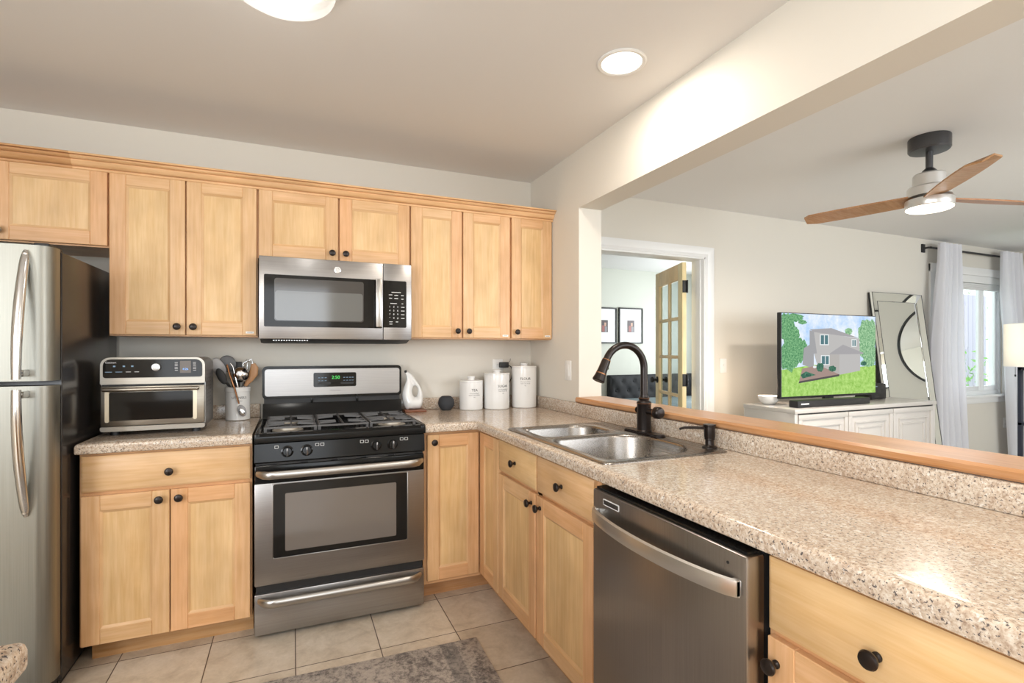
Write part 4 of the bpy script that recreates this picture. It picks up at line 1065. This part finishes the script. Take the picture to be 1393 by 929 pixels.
# ================================================================ ceiling lights
def downlight(c, label, watts=17):
    t = thing('recessed_downlight', (*c, H), label, 'ceiling light', 'recessed downlights')
    b = MB(); b.lathe([(.096, -.0002), (.098, -.004), (.092, -.008), (.080, -.006), (.078, -.001)], (*c, H), PLAST, n=44); b.build('trim_ring', t)
    b = MB(); b.lathe([(.079, -.0012), (.079, -.003), (0, -.0035)], (*c, H), LENS, n=44); b.build('lens', t)
    area('downlight_lamp', (*c, H-.012), (.14, .14), watts, WARM, (0, 0, 0), 'DISK')
downlight((1.205, 1.705), 'round lit recessed downlight in the kitchen ceiling beside the beam', 6.5)
downlight((1.205, -.4), 'unseen recessed downlight added behind the camera beside the beam')  # added out of view to even the kitchen light
downlight((-1.30, -.4), 'unseen recessed downlight added behind the camera on the left')  # second added fixture, also out of view for even light
c = (-.03, 1.685)
t = thing('flush_ceiling_light', (*c, H), 'frosted glass flush ceiling light cut by the top edge', 'ceiling light')
b = MB(); b.lathe([(.13, -.0002), (.135, -.02), (.13, -.03), (.10, -.032)], (*c, H), PLAST, n=40); b.build('ceiling_pan', t)
b = MB(); b.lathe([(.118, -.031), (.150, -.040), (.156, -.050), (.150, -.066), (.120, -.085), (.06, -.099), (0, -.103)], (*c, H), DOMEG, n=44); b.build('glass_dome', t)
point('dome_lamp', (*c, H-.06), .03, 2.5, (1, .97, .92))

# ================================================================ ceiling fan
fc = (3.155, 1.655)
t = thing('ceiling_fan', (*fc, H), 'ceiling fan with walnut blades, dark canopy and lit lens', 'ceiling fan')
b = MB(); b.lathe([(.092, -.0003), (.094, -.004), (.094, -.066), (.088, -.074), (.03, -.078)], (*fc, H), BRASSY, n=40); b.build('canopy', t)
b = MB(); b.cyl((*fc, H-.17), (*fc, H-.07), .0165, BRASSY); b.lathe([(.018, 0), (.030, -.012), (.042, -.03)], (*fc, H-.165), BRASSY, n=30); b.build('downrod', t)
NICKW = M('satin_nickel_pale', (.72, .71, .69), .3, .7)
b = MB(); b.lathe([(.040, -.192), (.066, -.196), (.072, -.204), (.073, -.262), (.092, -.266), (.098, -.274), (.098, -.318), (.05, -.322)], (*fc, H), NICKW, n=44); b.build('motor_housing', t)
b = MB(); b.lathe([(.05, -.334), (.106, -.335), (.108, -.342), (.108, -.372), (.104, -.380), (.102, -.378)], (*fc, H), NICKW, n=44); lk = b.build('light_kit', t)
b = MB(); b.lathe([(.1045, -.374), (.104, -.384), (.094, -.390), (0, -.392)], (*fc, H), FANL, n=44); b.build('lens', lk)
for k in range(3):
    a0 = math.radians(-14+120*k); b = MB(); R0, R1 = .05, .62; n_ = 14; vs = []; fs = []
    for i in range(n_+1):
        s = i/n_; r = R0+(R1-R0)*s; hw = .052+.018*math.sin(s*PI*.8)
        if s > .92: hw *= math.sqrt(max(.05, 1-((s-.92)/.085)**2))
        for (v, dz) in ((-1, -.010), (1, .010)):
            for th in (-.004, .004):
                lx, ly, lz = r, v*hw, v*.013+th
                vs.append((fc[0]+lx*math.cos(a0)-ly*math.sin(a0), fc[1]+lx*math.sin(a0)+ly*math.cos(a0), H-.327+lz))
    for i in range(n_):
        for (p, q) in ((0, 1), (1, 3), (3, 2), (2, 0)): fs.append((i*4+p, i*4+q, (i+1)*4+q, (i+1)*4+p))
    fs += [(0, 1, 3, 2), (n_*4, n_*4+1, n_*4+3, n_*4+2)]
    b.add(vs, fs, WALN, False); b.build('blade', t)
area('fan_lamp', (*fc, H-.40), (.18, .18), 22, WARM, (0, 0, 0), 'DISK')

# ================================================================ living room: console, television, bowl
CX0, CX1, CY0, CY1, CT = 3.150, 4.760, 2.455, 2.885, .880
t = thing('media_console', (3.95, 2.67, 0), 'pale grey lacquered media console with framed door fronts under the television', 'console')
b = MB(); b.box((CX0, CY0, .06), (CX0+.03, CY1, CT-.03), LACQ, .003); b.box((CX1-.03, CY0, .06), (CX1, CY1, CT-.03), LACQ, .003); b.box((CX0+.03, CY1-.015, .06), (CX1-.03, CY1, CT-.03), LACQ); b.box((CX0+.03, CY0, .06), (CX1-.03, CY1-.015, .09), LACQ)
b.box((CX0+.03, CY0+.022, CT-.045), (CX1-.03, CY1-.02, CT-.03), LACQ); b.box((CX0+.03, CY0+.002, CT-.037), (CX1-.03, CY0+.022, CT-.030), BLACKM)  # thin black strip paints the shadow line below the console top
for k in (1, 2): b.box((CX0+.03+k*(CX1-CX0-.06)/3-.012, CY0+.012, .09), (CX0+.03+k*(CX1-CX0-.06)/3+.012, CY0+.05, CT-.037), LACQ)
b.box((CX0+.02, CY0+.02, 0), (CX1-.02, CY1-.02, .06), LACQ); b.build('console_body', t)
b = MB(); b.box((CX0-.008, CY0-.008, CT-.03), (CX1+.008, CY1, CT), LACQ, .004); b.build('console_top', t)
dwid = (CX1-CX0-.06)/3
for k in range(3):
    x0 = CX0+.03+k*dwid+.004; x1 = x0+dwid-.008; z0, z1 = .095, CT-.040; b = MB()
    b.box((x0, CY0+.004, z0), (x1, CY0+.02, z1), LACQ, .002)
    ins = 0
    for (i_, y_) in ((0, -.006), (.075, -.004), (.115, -.002)):
        # stepped concentric frames
        a, c_, e, g = x0+i_, x1-i_, z0+i_*1.3, z1-i_*1.0; wd = .035 if i_ == 0 else .014
        if c_-a < .1: continue
        for q in ((a, c_, e, e+wd), (a, c_, g-wd, g), (a, a+wd, e+wd, g-wd), (c_-wd, c_, e+wd, g-wd)):
            b.box((q[0], CY0+y_, q[2]), (q[1], CY0+.006, q[3]), LACQ, .002)
    d = b.build('door', t)
# television
TY = 2.65; TX0, TX1, TZ0, TZ1 = 3.256, 4.330, .930, 1.562
t = thing('television', (3.79, TY, CT), 'flat television showing a house and lawn on the console', 'television')
b = MB(); b.box((TX0, TY, TZ0), (TX1, TY+.035, TZ1), BLACKM, .004); b.box((TX0+.2, TY+.03, TZ0+.06), (TX1-.2, TY+.06, TZ0+.4), BLACKM, .01); b.build('tv_case', t)
b = MB(); b.box((3.60, TY-.066, CT+.0003), (3.98, TY+.13, CT+.010), BRASSY, .003); b.box((3.74, TY+.01, CT+.008), (3.84, TY+.035, TZ0+.01), BLACKM, .003); b.build('tv_stand', t)
b = MB(); sx0, sx1, sz0, sz1 = TX0+.006, TX1-.006, TZ0+.016, TZ1-.006
E_ = {}
def em(nm, c, s=1.0):
    if nm not in E_: E_[nm] = emit('screen_'+nm, c, s)
    return E_[nm]
def scrpt(u, v, layer): 
    uu = (u-370)/(1106-370); top = 155+22*uu; bot = 812-33*uu; vv = 1-(v-top)/(bot-top)
    return (sx0+(sx1-sx0)*uu, TY-.0006-.00025*layer, sz0+(sz1-sz0)*vv)
def pic(pts, m, layer): 
    b.add([scrpt(max(370, min(1106, p[0])), p[1], layer) for p in pts], [tuple(range(len(pts)))], m)
def blob(x, y, rx, ry, m, layer, n=34, seed=0, j=.16):
    rr = random.Random(seed); pic([(x+rx*(1+rr.uniform(-j, j))*math.cos(2*PI*k/n), y+ry*(1+rr.uniform(-j, j))*math.sin(2*PI*k/n)) for k in range(n)], m, layer)
SKY = leafpic('screen_sky', (.40, .62, .93), (.95, .97, 1.0), .95, 5)
TREE1 = leafpic('screen_tree_left', (.03, .17, .07), (.30, .60, .30), .95, 75); TREE2 = leafpic('screen_tree_right', (.06, .24, .10), (.50, .76, .46), .95, 65)
LAWN = leafpic('screen_lawn', (.26, .50, .09), (.52, .78, .24), .95, 30); STUC = em('stucco', (.48, .47, .46)); STUCD = em('stucco_shade', (.35, .35, .36)); ROOF = em('roof', (.37, .36, .37)); WHT = em('white', (.75, .78, .78)); TEAL = em('pane', (.10, .20, .22)); PAT = em('patio', (.36, .26, .23)); EDGE = em('edge', (.10, .09, .09)); SHR = leafpic('screen_shrub', (.02, .09, .07), (.12, .28, .18), .9, 40)
pic([(370, 812), (1106, 779), (1106, 177), (370, 155)], SKY, 0)
pic([(370, 812), (1106, 779), (1106, 560), (975, 575), (600, 560), (370, 600)], LAWN, 1)
for k, (x, y, rx, ry) in enumerate(((400, 260, 60, 100), (440, 350, 62, 110), (420, 500, 75, 110), (505, 450, 55, 90), (460, 190, 70, 32), (520, 225, 32, 18))): blob(x, y, rx, ry, TREE1, 2+k*.1, 34, k)
for k, (x, y, rx, ry) in enumerate(((1040, 320, 85, 130), (1010, 430, 50, 90), (1060, 470, 60, 80), (880, 295, 30, 28), (1040, 545, 60, 30))): blob(x, y, rx, ry, TREE2, 2+k*.1, 34, 10+k)
pic([(530, 430), (605, 380), (605, 590), (520, 560)], STUCD, 3)
pic([(602, 296), (968, 352), (974, 606), (800, 640), (640, 600), (606, 470)], STUC, 3.5)
pic([(573, 288), (605, 298), (628, 470), (572, 475)], STUCD, 4)
pic([(574, 282), (740, 270), (966, 348), (604, 302)], ROOF, 4.5)
pic([(728, 470), (832, 400), (1002, 464), (998, 474), (728, 478)], ROOF, 4.7)
pic([(803, 478), (974, 474), (974, 606), (803, 636)], STUC, 5); pic([(728, 478), (803, 478), (803, 636), (728, 610)], em('stucco_light', (.44, .42, .40)), 5)
for (a, c_, e, g) in ((650, 720, 320, 405), (902, 944, 356, 418), (658, 726, 484, 562)):
    pic([(a, g), (c_, g), (c_, e), (a, e)], WHT, 5.5); mx = (a+c_)/2
    for (p, q) in ((a+7, mx-3), (mx+3, c_-7)): pic([(p, g-7), (q, g-7), (q, e+7), (p, e+7)], TEAL, 6)
pic([(518, 590), (640, 562), (803, 636), (495, 690)], PAT, 6); pic([(495, 690), (803, 634), (803, 650), (490, 706)], EDGE, 6.5)
pic([(505, 640), (545, 612), (620, 640), (520, 668)], SHR, 6.7); blob(652, 580, 28, 36, SHR, 7, 16, 3); blob(745, 590, 30, 24, SHR, 7, 16, 5); blob(610, 577, 14, 10, WHT, 7, 10, 6); blob(1003, 550, 28, 18, SHR, 7, 14, 8)
b.build('screen_picture', t, label='bright picture of a grey house, trees and lawn')
t = thing('soundbar', (3.6, 2.53, CT), 'long black soundbar lying in front of the television', 'soundbar')
b = MB(); b.box((3.24, 2.50, CT+.003), (4.02, 2.575, CT+.050), BLACKM, .006, 3); b.build('soundbar_case', t)
b = MB(); b.box((3.27, 2.4990, CT+.022), (3.35, 2.5005, CT+.032), PRW); b.build('badge', t)
t = thing('media_box', (4.50, 2.75, CT), 'small black media box right of the television', 'media player')
b = MB(); b.box((4.36, 2.70, CT+.003), (4.55, 2.84, CT+.13), BLACKM, .006); b.build('case', t)
b = MB(); b.box((4.39, 2.6985, CT+.105), (4.43, 2.7005, CT+.109), LEDW); b.build('status_light', t)
t = thing('bowl', (3.285, 2.80, CT), 'small white bowl on the left end of the media console', 'bowl')
b = MB(); b.lathe([(.030, 0), (.040, .002), (.062, .022), (.073, .050), (.074, .064), (.071, .064), (.068, .050), (.058, .026), (.036, .008), (0, .006)], (3.285, 2.78, CT+.0004), CERA, n=36); b.build('bowl_shell', t)
b = MB(); b.sphere((3.285, 2.78, CT+.038), .030, emit('warm_glow', (1, .82, .62), 2.5), 18, 10, (1, 1, .8)); b.build('added_glow_insert', t)  # glowing ball added, the bowl being assumed lit
point('bowl_glow_fill', (3.285, 2.80, CT+.12), .03, 3.0, (1, .78, .58))  # lamp added above the bowl for a warm glow on the wall

# ================================================================ leaning mirror and the round mirror opposite
th_ = math.atan2(3.150-2.925, 1.84)
t = thing('leaning_mirror', (5.453, 2.925, 0), 'tall mirror-framed floor mirror leaning on the wall right of the television', 'mirror'); t.rotation_euler = (-th_, 0, 0)
mw, mh, fw = .39, 1.855, .085
b = MB(); b.box((-mw, .004, 0), (mw, .022, mh), BLACKM); b.build('backing', t, local=True)
b = MB(); b.box((-mw+fw-.005, .000, fw-.005), (mw-fw+.005, .006, mh-fw+.005), MIRR); b.build('mirror_glass', t, local=True)
for q in (((-mw, 0), (-mw+fw, fw), (-mw+fw, mh-fw), (-mw, mh)), ((mw, 0), (mw, mh), (mw-fw, mh-fw), (mw-fw, fw)), ((-mw, mh), (-mw+fw, mh-fw), (mw-fw, mh-fw), (mw, mh)), ((-mw, 0), (mw, 0), (mw-fw, fw), (-mw+fw, fw))):
    b = MB(); cxm = sum(p[0] for p in q)/4; cz = sum(p[1] for p in q)/4
    qi = [(p[0]+(cxm-p[0])*0+(.010 if p[0] < cxm else -.010)*0, p[1]) for p in q]
    # bevelled strip: raised ridge near its outer side
    front = []
    for p in q:
        inner = abs(p[0]) < mw-.01 and fw-.01 < p[1] < mh-fw+.01
        front.append((p[0], -.004 if inner else -.016, p[1]))
    back = [(p[0], .004, p[1]) for p in q]
    b.add(front+back, [(0, 1, 2, 3), (7, 6, 5, 4)]+[(k, (k+1) % 4, 4+(k+1) % 4, 4+k) for k in range(4)], MIRR)
    b.build('bevelled_frame', t, local=True)
b = MB()
for (a, c_, e, g) in ((-mw, -mw+.003, 0, mh), (mw-.003, mw, 0, mh), (-mw, mw, mh-.003, mh), (-mw+fw, mw-fw, fw-.003, fw), (-mw+fw, mw-fw, mh-fw, mh-fw+.003), (-mw+fw-.003, -mw+fw, fw, mh-fw), (mw-fw, mw-fw+.003, fw, mh-fw)):
    outer_ = (a <= -mw or c_ >= mw or g >= mh)
    y_ = -.0185 if outer_ else -.0065
    b.box((a, y_, e), (c_, y_+.004, g), BRASSY)
b.build('dark_edge_lines', t, local=True)
t = thing('round_mirror', (7.735, 2.32, 1.57), 'round black-rimmed wall mirror seen in the leaning mirror', 'mirror')
b = MB(); b.lathe([(.53, .0), (.53, .03), (.54, .032), (.55, .03), (.55, 0)], (7.748, 2.32, 1.57), BLACKM, (-1, 0, 0), 56); b.build('rim', t)
b = MB(); b.lathe([(.532, .012), (0, .0121)], (7.748, 2.32, 1.57), MIRR, (-1, 0, 0), 56); b.build('mirror_glass', t)

# ================================================================ curtains and rod
t = thing('curtain_rod', (6.7, 3.1, 2.33), 'thin black curtain rod above the living room window', 'curtain rod')
b = MB(); b.cyl((5.98, 3.125, 2.335), (7.70, 3.125, 2.335), .011, BLACKM, n=12); b.build('rod', t)
for x in (5.945, 7.66):
    b = MB(); b.box((x-.028, 3.168, 2.29), (x+.028, 3.1795, 2.375), BLACKM, .002); b.tube([(x, 3.17, 2.33), (x+.02, 3.135, 2.335), (x+.10 if x < 7 else x-.02, 3.125, 2.335)], .010, BLACKM, 8); b.build('bracket', t)
def curtain(label, fn, z0, z1, folds, amp, yb=3.09):
    b = MB(); NX, NZ = 90, 26; vs = []; fs = []
    for side in (0, 1):
        for j in range(NZ+1):
            s = j/NZ; z = z1+(z0-z1)*s; xa_, xb_ = fn(z)
            for i in range(NX+1):
                u = i/NX; ph = u*folds*2*PI+.6*math.sin(3*s+u*2)
                am = amp*(.55+.45*min(1, s*3))*(1+.25*math.sin(u*7+1))
                y = yb-.006+am*math.sin(ph)+.006*math.sin(u*23+s*4)-.014*(.5-.5*math.cos(PI*min(1, s*4)))*0
                x = xa_+(xb_-xa_)*u+.25*am*math.cos(ph)
                vs.append((x, y+(.0025 if side else 0), z))
    n1 = (NX+1)*(NZ+1)
    for j in range(NZ):
        for i in range(NX):
            a = j*(NX+1)+i; q = (a, a+1, a+NX+2, a+NX+1); fs.append(q); fs.append(tuple(n1+k for k in q[::-1]))
    for j in range(NZ):
        for i in (0, NX):
            a = j*(NX+1)+i; c_ = a+NX+1; fs.append((a, c_, n1+c_, n1+a))
    b.add(vs, fs, CURT, True)
    return b.build('curtain', label=label, category='curtain', group='white curtains at the living room window')
def lerp(pts, z):
    for (za, xa_), (zb_, xb_) in zip(pts, pts[1:]):
        if za >= z >= zb_: return xa_+(xb_-xa_)*(za-z)/(za-zb_)
    return pts[-1][1]
curtain('left white curtain panel, flaring wide behind the leaning mirror', lambda z: (lerp([(2.38, 5.985), (2.2, 5.985), (1.4, 5.885), (.9, 5.88), (0, 5.90)], z), lerp([(2.38, 6.345), (1.4, 6.335), (.9, 6.37), (0, 6.46)], z)), .03, 2.375, 5, .032, 3.05)
curtain('right white curtain panel, beside the lamp at the frame edge', lambda z: (lerp([(2.38, 7.145), (1.9, 7.16), (1.5, 7.24), (.6, 7.28), (0, 7.33)], z), lerp([(2.38, 7.53), (1.9, 7.56), (1.5, 7.60), (0, 7.70)], z)), .03, 2.375, 5, .032, 3.05)

# ================================================================ floor lamp at the right edge
LX, LY = 4.573, 1.76
t = thing('floor_lamp', (LX, LY, 0), 'shelf floor lamp with white shade and navy frame at right edge', 'lamp')
b = MB(); b.lathe([(.170, 1.175), (.170, 1.462), (.1675, 1.462), (.1675, 1.175)], (LX, LY, 0), SHADE, n=48, smooth=True); b.lathe([(.1712, 1.175), (.1712, 1.182), (.167, 1.182), (.167, 1.175), (.1712, 1.175)], (LX, LY, 0), WHITE, n=48); b.build('lamp_shade', t, sharp=50)
b = MB()
for sx in (-1, 1):
    for sy in (-1, 1): b.box((LX+sx*.066-.012, LY+sy*.066-.012, 0), (LX+sx*.066+.012, LY+sy*.066+.012, 1.172), NAVY, .002)
b.build('post_frame', t)
for z in (.06, .42, .78, 1.15):
    b = MB(); b.box((LX-.078, LY-.078, z), (LX+.078, LY+.078, z+.02), NAVY, .002); b.build('shelf', t)
b = MB(); b.tube([(LX-.05, LY+.10, 1.20), (LX-.05, LY+.10, 1.12)], .0012, BLACKM, 6); b.lathe([(.004, 0), (.005, -.012), (0, -.016)], (LX-.05, LY+.10, 1.12), BLACKM, n=10); b.build('pull_chain', t)
b = MB(); b.lathe([(.015, 0), (.015, .05), (.03, .09), (.03, .12), (0, .15)], (LX, LY, 1.17), PLAST, n=18); b.build('bulb', t)
point('shade_fill_light', (LX, LY, 1.33), .05, 4, (1, .93, .84))  # added light inside the shade, standing in for window backlight

# ================================================================ bedroom
t = thing('bed', (4.4, 5.2, 0), 'bed with black tufted headboard and slate cover seen through the doorway', 'bed')
b = MB(); hx0_, hx1_ = 4.02, 5.52; hz0_, hz1_ = .30, .945
NX, NZ = 72, 20; vs = []; fs = []
for j in range(NZ+1):
    for i in range(NX+1):
        x = hx0_+(hx1_-hx0_)*i/NX; z = hz0_+(hz1_-hz0_)*j/NZ
        bx = .19; row = round((z-.60)/.13); off = .5*bx if row % 2 else 0
        dx = ((x-hx0_+off+bx/2) % bx)-bx/2; dz = (z-.60)-row*.13; rr_ = math.hypot(dx, dz*1.2)
        e_ = min(i, NX-i, 2*(NZ-j), 6)/6
        vs.append((x, 5.96-.04*math.sqrt(min(1, e_))+.028*math.exp(-(rr_/.03)**2)+.010*math.exp(-(abs(abs(dx)-abs(dz)*bx/.26)/.012)**2), z))
for j in range(NZ):
    for i in range(NX): a = j*(NX+1)+i; fs.append((a, a+1, a+NX+2, a+NX+1))
b.add(vs, fs, HEADB, True); b.box((hx0_, 5.955, 0), (hx1_, 6.04, hz1_), HEADB, .01)
for q in range(8):
    b.sphere((hx0_+.19*q+.095, 5.946, .73), .012, HEADB, 12, 8, (1, .6, 1)); b.sphere((hx0_+.19*q+.0, 5.946, .86), .012, HEADB, 12, 8, (1, .6, 1)) if q else None
b.build('headboard', t, sharp=80)
b = MB(); b.box((4.05, 3.95, .12), (5.50, 5.93, .45), BEDDING, .03, 3); b.box((4.03, 3.90, .30), (5.52, 5.60, .60), BEDDING, .08, 4); b.box((4.05, 5.2, .40), (5.5, 5.93, .63), BEDDING, .09, 4); b.build('bedding', t)
for k, x in enumerate((4.1, 5.45)):
    for y in (4.0, 5.85): b = MB(); b.box((x-.03, y-.03, 0), (x+.03, y+.03, .13), BLACKM); b.build('leg', t)
def frame(x0, x1, z0, z1, label, tint):
    t = thing('picture_frame', ((x0+x1)/2, 6.04, (z0+z1)/2), label, 'picture', 'framed photos on the bedroom wall')
    b = MB(); w_ = .018
    for q in ((x0, x1, z0, z0+w_), (x0, x1, z1-w_, z1), (x0, x0+w_, z0+w_, z1-w_), (x1-w_, x1, z0+w_, z1-w_)): b.box((q[0], 6.025, q[2]), (q[1], 6.0495, q[3]), BLACKM, .002)
    b.build('frame', t)
    b = MB(); b.box((x0+.01, 6.036, z0+.01), (x1-.01, 6.046, z1-.01), M('mat_board', (.80, .83, .84), .6)); b.build('mat_board', t)
    cxp, czp = (x0+x1)/2, (z0+z1)/2-.01; b = MB()
    b.box((cxp-.06, 6.0345, czp-.085), (cxp+.06, 6.0362, czp+.085), M('photo_dark', (.05, .03, .035), .4))
    b.box((cxp-.035, 6.0338, czp-.075), (cxp+.005, 6.0348, czp+.01), M('photo_red', (.28, .07, .06), .4)); b.box((cxp+.0, 6.0338, czp+.0), (cxp+.03, 6.0348, czp+.05), M('photo_skin', (.50, .30, .22), .4)); b.box((cxp+.008, 6.0338, czp-.08), (cxp+.045, 6.0348, czp-.005), M('photo_grey', (.20, .20, .22), .4))
    b.build('photo', t)
frame(4.218, 4.625, 1.385, 1.892, 'right of two black-framed photos, fully visible in the doorway', 0)
frame(3.772, 4.180, 1.385, 1.885, 'left of two black-framed photos, partly hidden by the wall', 1)

# ================================================================ outside the living room window
def fence():
    t = thing('garden_fence', (11, 5.4, -.3), 'tall grey board fence outside the living room window', 'fence')
    FB = M('weathered_board', (.36, .34, .40), .8)
    for k in range(18):
        b = MB(); x = 9.4+k*.15; z1 = 2.32+.01*random.random(); b.box((x, 5.4, -.3), (x+.142, 5.42, z1), FB, .004); b.build('board', t)
    for z in (.3, 1.7): b = MB(); b.box((9.4, 5.42, z), (12.1, 5.46, z+.09), FB); b.build('rail', t)
fence()
b = MB(); b.box((6.7, 3.3, -.36), (19, 12, -.3), M('lawn_outside', (.12, .25, .05), .9)); b.build('ground_outside', kind='structure')
def shrub(loc, r, n, seed, label, nm):
    rr = random.Random(seed); t = thing(nm, loc, label, 'shrub'); LM = M('leaf_green', (.16, .36, .07), .55); b = MB()
    for k in range(n):
        d = Vector((rr.gauss(0, 1), rr.gauss(0, 1), rr.gauss(0, 1))).normalized()*r*rr.random()**.4; d.z = d.z*1.1+r*1.3
        p = Vector(loc)+d; u = Vector((rr.gauss(0, 1), rr.gauss(0, 1), rr.gauss(0, 1))).normalized(); v = u.orthogonal().normalized(); s = .05
        b.add([p-u*s, p+v*s*.45, p+u*s, p-v*s*.45], [(0, 1, 2, 3)], LM)
    b.build('foliage', t)
    b = MB()
    for k in range(5):
        a = k*1.3; b.tube([loc, (loc[0]+.1*math.cos(a), loc[1]+.1*math.sin(a), loc[2]+r), (loc[0]+r*.5*math.cos(a), loc[1]+r*.5*math.sin(a), loc[2]+r*1.6)], [.015, .010, .005], M('bark', (.10, .06, .04), .9), 6)
    b.build('stems', t)
shrub((9.15, 4.35, -.30), .68, 420, 3, 'green leafy shrub outside the window in front of the fence', 'garden_shrub')
shrub((14.2, 7.6, -.30), 1.75, 1600, 5, 'tall green tree foliage behind the garden fence', 'garden_tree')
